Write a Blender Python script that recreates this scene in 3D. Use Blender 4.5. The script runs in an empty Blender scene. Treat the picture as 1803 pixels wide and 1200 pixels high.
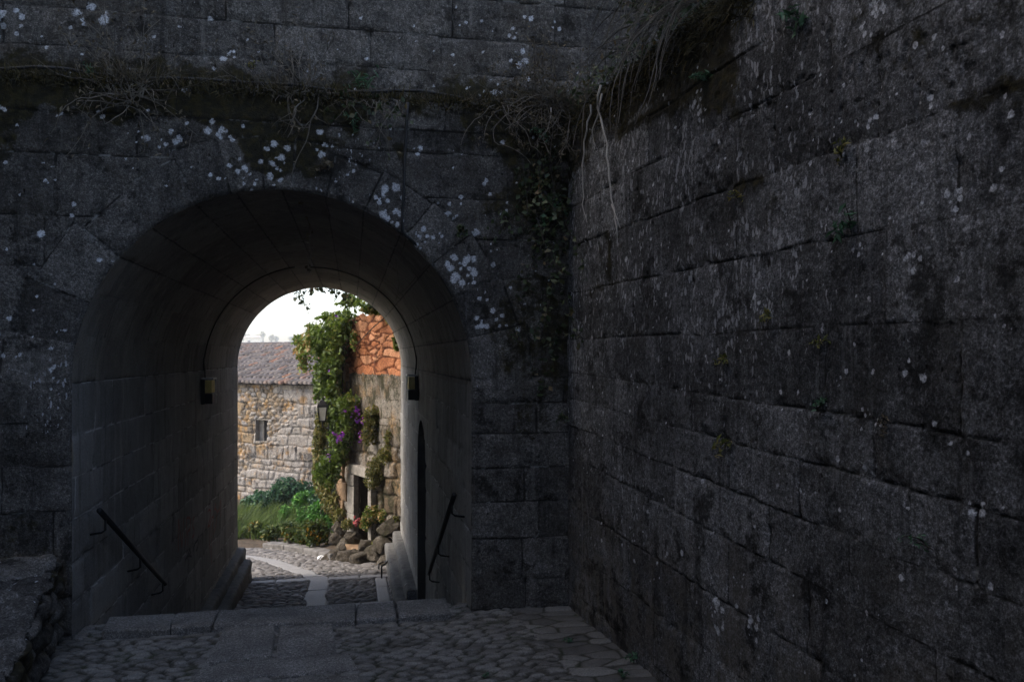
import bpy, math, random
import numpy as np
from mathutils import Vector

random.seed(7)
RNG = np.random.default_rng(7)
scene = bpy.context.scene
COL = scene.collection

# ------------------------------------------------------------------ camera frame (used to find real places on real surfaces)
F, U0, HZ, EYE = 1422.0, 901.5, 625.0, 1.75
TH = math.atan(281 / 1422)
FX, FY = math.sin(TH), math.cos(TH)
RX, RY = FY, -FX


def ray(u, v):
    a = (u - U0) / F
    return FX + RX * a, FY + RY * a, (HZ - v) / F


def at_t(u, v, t):
    d = ray(u, v)
    return np.array([d[0] * t, d[1] * t, EYE + d[2] * t])


def on_plane(u, v, p, n):
    d = ray(u, v)
    t = (p[0] * n[0] + p[1] * n[1]) / (d[0] * n[0] + d[1] * n[1])
    return at_t(u, v, t)


def on_y(u, v, y):
    return on_plane(u, v, (0, y), (0, 1))


def on_z(u, v, z):
    d = ray(u, v)
    return at_t(u, v, (z - EYE) / d[2])


# ------------------------------------------------------------------ numpy noise
def hsh(ix, iy, seed):
    h = (ix.astype(np.int64) * 374761393 + iy.astype(np.int64) * 668265263 + seed * 974634777) & 0xFFFFFFFF
    h = ((h ^ (h >> 13)) * 1274126177) & 0xFFFFFFFF
    h = ((h ^ (h >> 16)) * 2246822519) & 0xFFFFFFFF
    return ((h ^ (h >> 15)) & 0xFFFFFF) / float(0xFFFFFF)


def vn(x, y, seed=0):
    ix, iy = np.floor(x), np.floor(y)
    fx_, fy_ = x - ix, y - iy
    fx_, fy_ = fx_ * fx_ * (3 - 2 * fx_), fy_ * fy_ * (3 - 2 * fy_)
    a, b = hsh(ix, iy, seed), hsh(ix + 1, iy, seed)
    c, d = hsh(ix, iy + 1, seed), hsh(ix + 1, iy + 1, seed)
    return (a * (1 - fx_) + b * fx_) * (1 - fy_) + (c * (1 - fx_) + d * fx_) * fy_


def fbm(x, y, seed=0, octs=4):
    s, a, tot = 0, 0.5, 0
    for k in range(octs):
        s = s + a * vn(x * 2 ** k, y * 2 ** k, seed + 17 * k)
        tot += a
        a *= 0.5
    return s / tot


def sstep(a, b, x):
    t = np.clip((x - a) / (b - a), 0, 1)
    return t * t * (3 - 2 * t)


def worley(x, y, seed=0, jit=0.85):
    """distance to the nearest cell border (about, in cell units) and a random number of the cell"""
    ix, iy = np.floor(x), np.floor(y)
    f1 = np.full(x.shape, 9.0)
    f2 = np.full(x.shape, 9.0)
    idn = np.zeros(x.shape)
    for dx in (-1, 0, 1):
        for dy in (-1, 0, 1):
            cx, cy = ix + dx, iy + dy
            px = cx + 0.5 + jit * (hsh(cx, cy, seed) - 0.5) + 0.5 * (np.mod(cy, 2) - 0.5)
            py = cy + 0.5 + jit * (hsh(cx, cy, seed + 5) - 0.5)
            d = np.sqrt((px - x) ** 2 + (py - y) ** 2)
            r = hsh(cx, cy, seed + 9)
            new = d < f1
            f2 = np.where(new, f1, np.minimum(f2, d))
            idn = np.where(new, r, idn)
            f1 = np.where(new, d, f1)
    return f2 - f1, idn, f1


# ------------------------------------------------------------------ objects
def thing(name, label, cat, loc=(0, 0, 0), group=None):
    o = bpy.data.objects.new(name, None)
    o.empty_display_size = 0.1
    COL.objects.link(o)
    o.location = loc
    o['label'] = label
    o['category'] = cat
    if group:
        o['group'] = group
    return o


def link(name, me, mat, parent=None, kind=None):
    o = bpy.data.objects.new(name, me)
    COL.objects.link(o)
    if mat is not None:
        me.materials.append(mat)
    if parent is not None:
        o.parent = parent
    if kind:
        o['kind'] = kind
    return o


def place(me, parent):
    if parent is not None:
        l = parent.location
        p = parent.parent
        tot = Vector(l)
        while p is not None:
            tot = tot + Vector(p.location)
            p = p.parent
        n = len(me.vertices)
        co = np.empty(n * 3, np.float32)
        me.vertices.foreach_get('co', co)
        co = co.reshape(-1, 3) - np.array(tot, np.float32)
        me.vertices.foreach_set('co', co.ravel())


def mesh_np(name, V, Fc, mat, parent=None, kind=None, attrs=None, smooth=True):
    """V (n,3); Fc (m,k) same-size faces"""
    me = bpy.data.meshes.new(name)
    V = np.asarray(V, np.float32).reshape(-1, 3)
    Fc = np.asarray(Fc, np.int32)
    k = Fc.shape[1]
    me.vertices.add(len(V))
    me.vertices.foreach_set('co', V.ravel())
    me.loops.add(Fc.size)
    me.loops.foreach_set('vertex_index', Fc.ravel())
    me.polygons.add(len(Fc))
    me.polygons.foreach_set('loop_start', np.arange(0, Fc.size, k, dtype=np.int32))
    if smooth:
        me.polygons.foreach_set('use_smooth', np.ones(len(Fc), bool))
    me.update(calc_edges=True)
    me.validate()
    for nm, arr in (attrs or {}).items():
        at = me.attributes.new(nm, 'FLOAT', 'POINT')
        at.data.foreach_set('value', np.asarray(arr, np.float32).ravel())
    place(me, parent)
    return link(name, me, mat, parent, kind)


def grid(name, P, mat, parent=None, kind=None, attrs=None, keep=None, flip=False, smooth=True):
    """P (n,m,3) grid of points; keep (n-1,m-1) faces"""
    n, m = P.shape[:2]
    idx = np.arange(n * m).reshape(n, m)
    q = np.stack([idx[:-1, :-1], idx[1:, :-1], idx[1:, 1:], idx[:-1, 1:]], -1)
    if flip:
        q = q[..., ::-1]
    q = q.reshape(-1, 4)
    if keep is not None:
        q = q[keep.ravel()]
    used = np.zeros(n * m, bool)
    used[q.ravel()] = True
    remap = np.cumsum(used) - 1
    at = {k: a.ravel()[used] for k, a in (attrs or {}).items()}
    return mesh_np(name, P.reshape(-1, 3)[used], remap[q], mat, parent, kind, at, smooth)


class MB:
    """collects boxes, prisms and tubes into one mesh"""

    def __init__(self):
        self.v, self.f = [], []

    def add(self, v, f):
        o = len(self.v)
        self.v += [tuple(map(float, p)) for p in v]
        self.f += [tuple(i + o for i in q) for q in f]

    def box(self, c, s, ax=None, jit=0.0):
        """c centre, s full sizes, ax: three unit axes"""
        ax = ax or ((1, 0, 0), (0, 1, 0), (0, 0, 1))
        A = [np.array(a, float) for a in ax]
        v = []
        for i in (-.5, .5):
            for j in (-.5, .5):
                for k in (-.5, .5):
                    v.append(np.array(c, float) + A[0] * i * s[0] + A[1] * j * s[1] + A[2] * k * s[2] + RNG.uniform(-jit, jit, 3))
        self.add(v, [(0, 1, 3, 2), (4, 6, 7, 5), (0, 4, 5, 1), (2, 3, 7, 6), (0, 2, 6, 4), (1, 5, 7, 3)])

    def tube(self, pts, r0, r1=None, n=6, cap=True):
        pts = [np.array(p, float) for p in pts]
        r1 = r0 if r1 is None else r1
        rings = []
        up = np.array([0.13, 0.21, 0.97])
        for i, p in enumerate(pts):
            d = pts[min(i + 1, len(pts) - 1)] - pts[max(i - 1, 0)]
            d /= (np.linalg.norm(d) + 1e-9)
            a = np.cross(d, up)
            if np.linalg.norm(a) < 1e-3:
                a = np.cross(d, (1, 0, 0))
            a /= np.linalg.norm(a)
            b = np.cross(d, a)
            r = r0 + (r1 - r0) * i / max(1, len(pts) - 1)
            rings.append([p + r * (math.cos(2 * math.pi * k / n) * a + math.sin(2 * math.pi * k / n) * b) for k in range(n)])
        v = [q for rg in rings for q in rg]
        f = []
        for i in range(len(pts) - 1):
            for k in range(n):
                f.append((i * n + k, i * n + (k + 1) % n, (i + 1) * n + (k + 1) % n, (i + 1) * n + k))
        if cap and n > 2:
            f.append(tuple(range(n))[::-1])
            f.append(tuple((len(pts) - 1) * n + k for k in range(n)))
        self.add(v, f)

    def prism(self, poly, z0, z1):
        n = len(poly)
        v = [(p[0], p[1], z0) for p in poly] + [(p[0], p[1], z1) for p in poly]
        f = [tuple(range(n))[::-1], tuple(range(n, 2 * n))] + [(i, (i + 1) % n, n + (i + 1) % n, n + i) for i in range(n)]
        self.add(v, f)

    def build(self, name, mat, parent=None, kind=None, smooth=False, bevel=0.0):
        me = bpy.data.meshes.new(name)
        me.from_pydata(self.v, [], self.f)
        me.update()
        if smooth:
            me.polygons.foreach_set('use_smooth', np.ones(len(me.polygons), bool))
        place(me, parent)
        o = link(name, me, mat, parent, kind)
        if bevel:
            b = o.modifiers.new('bevel', 'BEVEL')
            b.width = bevel
            b.segments = 2
            b.limit_method = 'ANGLE'
        return o


# ------------------------------------------------------------------ materials
class NT:
    def __init__(self, name):
        self.mat = bpy.data.materials.new(name)
        self.mat.use_nodes = True
        self.t = self.mat.node_tree
        self.t.nodes.clear()
        self.out = self.t.nodes.new('ShaderNodeOutputMaterial')
        self.co = self.t.nodes.new('ShaderNodeTexCoord').outputs['Object']

    def n(self, typ, ins=None, out=0, **props):
        nd = self.t.nodes.new(typ)
        for k, v in props.items():
            setattr(nd, k, v)
        for k, v in (ins or {}).items():
            s = nd.inputs[k]
            if isinstance(v, bpy.types.NodeSocket):
                self.t.links.new(v, s)
            elif isinstance(v, (tuple, list)) and s.type == 'RGBA' and len(v) == 3:
                s.default_value = (*v, 1)
            else:
                s.default_value = v
        return nd.outputs[out]

    def attr(self, name):
        return self.n('ShaderNodeAttribute', out='Fac', attribute_name=name)

    def scaled(self, sx, sy, sz, vec=None):
        return self.n('ShaderNodeVectorMath', {0: vec or self.co, 1: (sx, sy, sz)}, operation='MULTIPLY')

    def noise(self, scale, detail=4, rough=0.55, vec=None, dist=0.0):
        return self.n('ShaderNodeTexNoise', {'Vector': vec or self.co, 'Scale': scale, 'Detail': detail, 'Roughness': rough, 'Distortion': dist})

    def voro(self, scale, vec=None, out='Distance', feature='F1', rnd=1.0):
        return self.n('ShaderNodeTexVoronoi', {'Vector': vec or self.co, 'Scale': scale, 'Randomness': rnd}, out=out, feature=feature)

    def m(self, op, a, b=0.0, c=None):
        d = {0: a, 1: b}
        if c is not None:
            d[2] = c
        return self.n('ShaderNodeMath', d, operation=op)

    def ss(self, a, b, x):
        return self.n('ShaderNodeMapRange', {'Value': x, 'From Min': a, 'From Max': b}, interpolation_type='SMOOTHSTEP')

    def lin(self, x, a, b, c, d):
        return self.n('ShaderNodeMapRange', {'Value': x, 'From Min': a, 'From Max': b, 'To Min': c, 'To Max': d})

    def mix(self, f, a, b, mode='MIX'):
        nd = self.t.nodes.new('ShaderNodeMix')
        nd.data_type = 'RGBA'
        nd.blend_type = mode
        for i, v in ((0, f), (6, a), (7, b)):
            s = nd.inputs[i]
            if isinstance(v, bpy.types.NodeSocket):
                self.t.links.new(v, s)
            elif i and len(v) == 3:
                s.default_value = (*v, 1)
            else:
                s.default_value = v
        return nd.outputs[2]

    def ramp(self, f, stops):
        nd = self.t.nodes.new('ShaderNodeValToRGB')
        self.t.links.new(f, nd.inputs[0])
        e = nd.color_ramp.elements
        while len(e) < len(stops):
            e.new(0.5)
        for k, (p, c) in enumerate(stops):
            e[k].position = p
            e[k].color = (*c, 1)
        return nd.outputs[0]

    def bump(self, h, strength=0.5, dist=0.01, normal=None):
        d = {'Height': h, 'Strength': strength, 'Distance': dist}
        if normal is not None:
            d['Normal'] = normal
        return self.n('ShaderNodeBump', d)

    def done(self, col, rough=0.9, normal=None, metal=0.0, spec=0.25, trans=None):
        ins = {'Base Color': col, 'Roughness': rough, 'Metallic': metal, 'Specular IOR Level': spec}
        if normal is not None:
            ins['Normal'] = normal
        b = self.n('ShaderNodeBsdfPrincipled', ins)
        if trans:
            tr = self.n('ShaderNodeBsdfTranslucent', {'Color': col})
            b = self.n('ShaderNodeMixShader', {0: trans, 1: b, 2: tr})
        self.t.links.new(b, self.out.inputs['Surface'])
        return self.mat


def weathered(name, lo, hi, moss_col=(0.0125, 0.0105, 0.005), lich_col=(0.46, 0.47, 0.49), fleck_amt=1.0, grain=1.0, jmax=0.0060, cont=1.0):
    """old dark granite: uses attributes jd (joint distance), blk, lich, moss, fleck of the mesh"""
    k = NT(name)
    jd, blk, lich, moss, fleck = (k.attr(a) for a in ('jd', 'blk', 'lich', 'moss', 'fleck'))
    big = k.noise(1.5, 6, 0.62)
    mid = k.noise(8, 6, 0.7)
    fine = k.noise(52, 6, 0.8)
    tone = k.m('ADD', k.m('MULTIPLY', big, 0.5), k.m('ADD', k.m('MULTIPLY', mid, 0.4), k.m('MULTIPLY', blk, 0.16)))
    col = k.mix(k.ss(0.36, 0.72, tone), lo, hi)
    # coarse crystals
    col = k.mix(cont, col, k.ramp(fine, [(0.36, (0.22, 0.22, 0.23)), (0.48, (0.72, 0.72, 0.72)), (0.55, (1.2, 1.2, 1.22)), (0.66, (2.3, 2.3, 2.4))]), 'MULTIPLY')
    cr = k.noise(125, 3, 0.7)
    col = k.mix(cont, col, k.ramp(cr, [(0.38, (0.45, 0.45, 0.45)), (0.52, (1, 1, 1)), (0.66, (2.0, 2.0, 2.05))]), 'MULTIPLY')
    # pale crusty dust in drifts
    sp = k.m('MULTIPLY', k.ss(0.56, 0.70, k.noise(30, 8, 0.86)), k.ss(0.46, 0.64, k.noise(1.9, 5, 0.65)))
    col = k.mix(k.m('MULTIPLY', sp, 0.65 * grain), col, (0.17, 0.175, 0.19))
    # brown stain
    st = k.ss(0.48, 0.66, k.noise(2.3, 7, 0.7, dist=0.5))
    col = k.mix(k.m('MULTIPLY', st, 0.45), col, (lo[0] * 0.70, lo[1] * 0.62, lo[2] * 0.48))
    dirt = k.attr('dirt')
    dm = k.m('MULTIPLY', dirt, k.ss(0.40, 0.60, k.noise(4.5, 7, 0.75)))
    col = k.mix(k.m('MULTIPLY', dm, 0.6), col, (0.085, 0.072, 0.055))
    # rain streaks, stretched downwards
    s1 = k.noise(11, 6, 0.68, vec=k.scaled(1, 1, 0.09))
    col = k.mix(k.m('MULTIPLY', k.ss(0.55, 0.72, s1), 0.30), col, (hi[0] * 1.7, hi[1] * 1.7, hi[2] * 1.75))
    col = k.mix(k.m('MULTIPLY', k.ss(0.47, 0.32, s1), 0.6), col, (lo[0] * 0.3, lo[1] * 0.3, lo[2] * 0.3))
    # flecks of pale lichen that ran down
    wv = k.n('ShaderNodeVectorMath', {0: k.scaled(1, 1, 0.36), 1: k.n('ShaderNodeVectorMath', {0: k.n('ShaderNodeTexNoise', {'Vector': k.co, 'Scale': 22.0, 'Detail': 3.0}, out='Color'), 1: (0.03, 0.03, 0.03)}, operation='MULTIPLY')}, operation='ADD')
    f1 = k.voro(66, vec=wv)
    fr = k.n('ShaderNodeSeparateColor', {0: k.voro(66, vec=wv, out='Color')})
    th = k.m('SUBTRACT', k.m('MULTIPLY', fleck, k.m('MULTIPLY', k.m('POWER', fr, 2.2), 1.0)), k.m('MULTIPLY', k.noise(75, 4, 0.75), 0.28))
    fm = k.m('MULTIPLY', k.ss(0.0, 0.08, k.m('SUBTRACT', th, k.m('MULTIPLY', f1, 0.5))), k.ss(0.36, 0.52, k.noise(3.2, 4, 0.6)))
    col = k.mix(k.m('MULTIPLY', fm, 0.75 * fleck_amt), col, (0.36, 0.365, 0.38))
    s2 = k.noise(19, 5, 0.7, vec=k.scaled(1, 1, 0.045))
    col = k.mix(k.m('MULTIPLY', k.m('MULTIPLY', k.ss(0.57, 0.70, s2), k.ss(0.36, 0.60, fine)), k.m('MULTIPLY', fleck, 0.9)), col, (0.21, 0.21, 0.22))
    # dark pits
    p1 = k.voro(23, vec=k.scaled(1, 1, 0.6))
    pm = k.m('MULTIPLY', k.ss(0.26, 0.12, k.m('ADD', p1, k.m('MULTIPLY', k.noise(50, 3), 0.16))), k.ss(0.46, 0.62, k.noise(2.4, 4, 0.65)))
    col = k.mix(k.m('MULTIPLY', pm, 0.9), col, (0.004, 0.0036, 0.003))
    # black crust and moss patches
    bc = k.m('MULTIPLY', k.ss(0.53, 0.61, k.noise(4.2, 9, 0.78)), 0.82)
    col = k.mix(bc, col, (lo[0] * 0.22, lo[1] * 0.2, lo[2] * 0.17))
    mo = k.ss(0.50, 0.60, k.m('ADD', k.m('MULTIPLY', moss, 0.42), k.m('MULTIPLY', k.noise(9, 8, 0.78), 0.62)))
    mcol = k.mix(k.ss(0.44, 0.62, k.noise(16, 5, 0.7)), moss_col, (moss_col[0] * 2.3, moss_col[1] * 2.2, moss_col[2] * 1.1))
    col = k.mix(k.m('MULTIPLY', mo, 0.94), col, mcol)
    # joints: narrow, half closed, dark earth with pale mortar here and there
    jw = k.m('MULTIPLY', k.ss(0.30, 0.62, k.noise(2.8, 4, 0.6)), jmax)
    jn = k.m('SUBTRACT', k.m('ADD', jd, k.m('MULTIPLY', k.m('SUBTRACT', k.noise(34, 5, 0.75), 0.5), 0.013)), jw)
    jm = k.ss(0.0035, -0.0015, jn)
    jcol = k.mix(k.ss(0.54, 0.62, k.noise(3.4, 5, 0.7)), (0.009, 0.008, 0.0065), (0.14, 0.138, 0.13))
    col = k.mix(k.m('MULTIPLY', jm, 0.88), col, jcol)
    # lichen rosettes, broken and crusty
    ln = k.m('ADD', k.m('MINIMUM', lich, 0.72), k.m('MULTIPLY', k.m('SUBTRACT', k.noise(38, 7, 0.8), 0.5), 2.3))
    lm = k.m('MULTIPLY', k.ss(0.28, 0.62, ln), k.ss(0.0, 0.22, lich))
    lcol = k.mix(k.ss(0.40, 0.60, k.noise(95, 4, 0.75)), tuple(c * 0.45 for c in lich_col), tuple(c * 1.15 for c in lich_col))
    col = k.mix(k.m('MULTIPLY', lm, 0.95), col, lcol)
    h = k.m('ADD', k.m('MULTIPLY', fine, 0.9), k.m('ADD', k.m('MULTIPLY', mid, 1.2), k.m('ADD', k.m('MULTIPLY', cr, 0.5), k.m('MULTIPLY', pm, -1.0))))
    h = k.m('ADD', h, k.m('MULTIPLY', mo, k.m('MULTIPLY', k.noise(60, 4, 0.8), 1.2)))
    return k.done(col, 0.93, k.bump(h, 0.9, 0.008), spec=0.15)


def dressed(name, lo, hi, joint=(0.42, 0.41, 0.39)):
    """cleaner granite of the passage: pale mortar lines"""
    k = NT(name)
    jd, blk = k.attr('jd'), k.attr('blk')
    big, mid, fine = k.noise(1.3, 5, 0.6), k.noise(8, 5, 0.65), k.noise(80, 4, 0.75)
    tone = k.m('ADD', k.m('MULTIPLY', big, 0.5), k.m('ADD', k.m('MULTIPLY', mid, 0.3), k.m('MULTIPLY', blk, 0.25)))
    col = k.mix(k.ss(0.3, 0.75, tone), lo, hi)
    col = k.mix(1.0, col, k.ramp(fine, [(0.3, (0.6, 0.6, 0.6)), (0.5, (1, 1, 1)), (0.7, (1.35, 1.35, 1.38))]), 'MULTIPLY')
    s1 = k.noise(9, 4, 0.65, vec=k.scaled(1, 1, 0.08))
    col = k.mix(k.m('MULTIPLY', k.ss(0.53, 0.75, s1), 0.5), col, (hi[0] * 1.5, hi[1] * 1.45, hi[2] * 1.4))
    col = k.mix(k.m('MULTIPLY', k.ss(0.46, 0.28, s1), 0.6), col, (lo[0] * 0.4, lo[1] * 0.36, lo[2] * 0.3))
    jn = k.m('ADD', jd, k.m('MULTIPLY', k.m('SUBTRACT', k.noise(25, 4, 0.7), 0.5), 0.014))
    jm = k.m('MULTIPLY', k.ss(0.010, 0.003, jn), k.ss(0.20, 0.45, k.noise(2.5, 3)))
    jc = k.mix(k.ss(0.42, 0.55, k.noise(3.3, 3)), (lo[0] * 0.3, lo[1] * 0.3, lo[2] * 0.3), joint)
    col = k.mix(k.m('MULTIPLY', jm, 0.8), col, jc)
    h = k.m('ADD', k.m('MULTIPLY', fine, 0.7), k.m('ADD', mid, k.m('MULTIPLY', k.noise(220, 2), 0.3)))
    return k.done(col, 0.9, k.bump(h, 0.6, 0.005), spec=0.2)


def rubble(name, cols, mortar, washcol=None, ochre=0.55, black=0.75, blackcol=(0.03, 0.027, 0.024), bl=3.1, bt=0.53):
    """rough stone wall by attributes jd, blk (+ wash: where old plaster still covers it)"""
    k = NT(name)
    jd, blk = k.attr('jd'), k.attr('blk')
    mid, fine = k.noise(5, 6, 0.7), k.noise(34, 6, 0.8)
    col = k.ramp(k.m('ADD', k.m('MULTIPLY', blk, 0.6), k.m('MULTIPLY', mid, 0.4)), cols)
    jn = k.m('ADD', jd, k.m('MULTIPLY', k.m('SUBTRACT', k.noise(20, 5, 0.75), 0.5), 0.045))
    jm = k.ss(0.020, 0.004, jn)
    col = k.mix(k.m('MULTIPLY', jm, 0.9), col, k.mix(k.ss(0.4, 0.6, k.noise(3, 4)), mortar, tuple(min(1, c * 2.4) for c in mortar)))
    if washcol:
        w = k.attr('wash')
        wf = k.ss(0.50, 0.60, k.m('ADD', k.m('MULTIPLY', w, 0.5), k.m('MULTIPLY', k.noise(4.5, 7, 0.75), 0.55)))
        col = k.mix(k.m('MULTIPLY', wf, 0.85), col, k.mix(k.ss(0.35, 0.65, k.noise(6, 6, 0.75)), tuple(c * 0.5 for c in washcol), washcol))
    if ochre:
        col = k.mix(k.m('MULTIPLY', k.ss(0.50, 0.66, k.noise(2.0, 6, 0.72)), ochre), col, (0.34, 0.19, 0.06))
        col = k.mix(k.m('MULTIPLY', k.ss(0.55, 0.68, k.noise(3.7, 6, 0.72)), 0.5), col, (0.26, 0.25, 0.24))
    col = k.mix(k.m('MULTIPLY', k.ss(bt, bt + 0.11, k.noise(bl, 8, 0.78, vec=k.scaled(1.3, 1.3, 0.85))), black), col, blackcol)
    col = k.mix(1.0, col, k.ramp(fine, [(0.34, (0.35, 0.35, 0.35)), (0.5, (0.95, 0.95, 0.95)), (0.66, (1.5, 1.5, 1.5))]), 'MULTIPLY')
    h = k.m('ADD', k.m('MULTIPLY', fine, 0.9), k.m('MULTIPLY', mid, 1.0))
    return k.done(col, 0.92, k.bump(h, 0.8, 0.014), spec=0.12)


def cobble(name, lo, hi, slab, dirt, gap=0.010):
    k = NT(name)
    jd, blk, sl = k.attr('jd'), k.attr('blk'), k.attr('slab')
    mid, fine = k.noise(11, 4, 0.6), k.noise(90, 4, 0.75)
    col = k.mix(k.m('ADD', k.m('MULTIPLY', blk, 0.75), k.m('MULTIPLY', mid, 0.25)), lo, hi)
    scol = k.mix(k.noise(5, 5, 0.6), tuple(c * 0.75 for c in slab), slab)
    col = k.mix(sl, col, scol)
    col = k.mix(1.0, col, k.ramp(fine, [(0.3, (0.55, 0.55, 0.55)), (0.5, (1, 1, 1)), (0.7, (1.4, 1.4, 1.45))]), 'MULTIPLY')
    jn = k.m('ADD', jd, k.m('MULTIPLY', k.m('SUBTRACT', k.noise(45, 3, 0.7), 0.5), 0.008))
    dcol = k.mix(k.ss(0.5, 0.65, k.noise(3.5, 4)), dirt, (dirt[0] * 0.8, dirt[1] * 1.15, dirt[2] * 0.5))
    col = k.mix(k.m('MULTIPLY', k.ss(gap, gap * 0.2, jn), 0.9), col, dcol)
    h = k.m('ADD', k.m('MULTIPLY', fine, 0.6), mid)
    return k.done(col, 0.72, k.bump(h, 0.5, 0.004), spec=0.35)


def plain(name, c1, c2, scale=8, rough=0.8, metal=0.0, bump=0.3, bd=0.004, spec=0.3):
    k = NT(name)
    n1 = k.noise(scale, 5, 0.65)
    n2 = k.noise(scale * 9, 3, 0.7)
    col = k.mix(k.ss(0.3, 0.7, n1), c1, c2)
    col = k.mix(1.0, col, k.ramp(n2, [(0.3, (0.75, 0.75, 0.75)), (0.7, (1.2, 1.2, 1.2))]), 'MULTIPLY')
    return k.done(col, rough, k.bump(k.m('ADD', n1, n2), bump, bd), metal, spec)


def leafmat(name, stops, trans=0.25, rough=0.55):
    k = NT(name)
    r = k.attr('rnd')
    col = k.ramp(r, stops)
    col = k.mix(k.m('MULTIPLY', k.noise(30, 2), 0.35), col, tuple(c * 0.5 for c in stops[0][1]))
    return k.done(col, rough, trans=trans, spec=0.35)


M = {}
M['wall_dark'] = weathered('dark_granite', (0.0315, 0.0285, 0.0250), (0.116, 0.107, 0.095), cont=0.75)
M['wall_side'] = weathered('side_granite', (0.035, 0.0347, 0.0343), (0.148, 0.148, 0.148), fleck_amt=0.8, jmax=0.0036, cont=0.85)
M['wall_upper'] = weathered('upper_granite', (0.043, 0.0395, 0.035), (0.134, 0.124, 0.110), cont=0.8)
M['passage'] = dressed('passage_granite', (0.115, 0.109, 0.099), (0.225, 0.216, 0.200))
M['plinth'] = dressed('plinth_granite', (0.05, 0.048, 0.045), (0.14, 0.135, 0.125))
M['vault'] = dressed('shaded_vault_granite', (0.095, 0.087, 0.075), (0.185, 0.172, 0.150), joint=(0.02, 0.02, 0.02))  # passage granite painted darker and browner for the shade under the vault
def slabmat(name, lo, hi):
    k = NT(name)
    mid, fine, cr = k.noise(4, 6, 0.7), k.noise(60, 6, 0.8), k.noise(140, 3, 0.7)
    col = k.mix(k.ss(0.35, 0.68, mid), lo, hi)
    col = k.mix(1.0, col, k.ramp(fine, [(0.36, (0.45, 0.45, 0.45)), (0.5, (0.95, 0.95, 0.95)), (0.66, (1.7, 1.7, 1.75))]), 'MULTIPLY')
    col = k.mix(1.0, col, k.ramp(cr, [(0.38, (0.6, 0.6, 0.6)), (0.52, (1, 1, 1)), (0.68, (2.2, 2.2, 2.25))]), 'MULTIPLY')
    col = k.mix(k.m('MULTIPLY', k.ss(0.55, 0.7, k.noise(7, 7, 0.75)), 0.6), col, (0.03, 0.027, 0.02))
    return k.done(col, 0.8, k.bump(k.m('ADD', k.m('MULTIPLY', mid, 2.5), k.m('ADD', fine, k.m('MULTIPLY', cr, .5))), 0.8, 0.008), spec=0.3)


M['cobble'] = cobble('dark_cobble', (0.045, 0.041, 0.036), (0.135, 0.126, 0.113), (0.15, 0.15, 0.155), (0.017, 0.015, 0.009))
M['road'] = cobble('worn_cobble', (0.055, 0.050, 0.046), (0.20, 0.185, 0.172), (0.25, 0.24, 0.228), (0.012, 0.010, 0.008), 0.014)
M['slab'] = slabmat('granite_slab', (0.086, 0.080, 0.072), (0.150, 0.141, 0.129))
M['step'] = slabmat('step_stone', (0.08, 0.08, 0.082), (0.14, 0.14, 0.142))
M['iron'] = plain('black_iron', (0.012, 0.012, 0.013), (0.022, 0.021, 0.021), 30, 0.5, metal=0.6, bump=0.15, bd=0.001)
M['steel'] = plain('zinc_steel', (0.30, 0.30, 0.30), (0.42, 0.42, 0.42), 30, 0.35, metal=0.9, bump=0.1, bd=0.001)
M['cable'] = plain('black_cable', (0.008, 0.008, 0.008), (0.014, 0.014, 0.014), 20, 0.6, bump=0.1, bd=0.001)
M['lampglass'] = plain('amber_lamp_glass', (0.52, 0.40, 0.13), (0.66, 0.52, 0.20), 18, 0.25, bump=0.1, bd=0.001)
M['skylit_glass'] = plain('skylit_lantern_glass', (0.70, 0.68, 0.62), (0.82, 0.80, 0.74), 12, 0.3, bump=0.05, bd=0.001)  # white of the sky behind the lantern is put into its glass colour
M['wood'] = plain('old_dark_wood', (0.022, 0.016, 0.011), (0.045, 0.034, 0.024), 9, 0.8, bump=0.5)
M['dark'] = plain('unlit_interior', (0.012, 0.011, 0.010), (0.02, 0.018, 0.016), 4, 0.95)
M['red_paint'] = plain('faded_red_paint', (0.16, 0.045, 0.036), (0.23, 0.08, 0.066), 25, 0.8, bump=0.05)
M['black_paint'] = plain('faded_black_paint', (0.022, 0.022, 0.022), (0.04, 0.04, 0.04), 25, 0.8, bump=0.05)
M['soil'] = plain('dark_soil', (0.045, 0.032, 0.02), (0.09, 0.065, 0.042), 9, 0.95, bump=0.8, bd=0.02)
def rockmat():
    k = NT('boulder_stone')
    mid, fine = k.noise(4, 7, 0.75), k.noise(40, 6, 0.8)
    col = k.ramp(mid, [(0.3, (0.015, 0.013, 0.010)), (0.45, (0.055, 0.046, 0.035)), (0.55, (0.10, 0.085, 0.066)), (0.68, (0.19, 0.17, 0.145))])
    col = k.mix(k.m('MULTIPLY', k.ss(0.52, 0.62, k.noise(2.5, 7, 0.75)), 0.8), col, (0.035, 0.034, 0.016))
    col = k.mix(1.0, col, k.ramp(fine, [(0.34, (0.4, 0.4, 0.4)), (0.5, (0.95, 0.95, 0.95)), (0.66, (1.5, 1.5, 1.5))]), 'MULTIPLY')
    return k.done(col, 0.92, k.bump(k.m('ADD', k.m('MULTIPLY', mid, 2.0), fine), 0.9, 0.03), spec=0.12)


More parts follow.
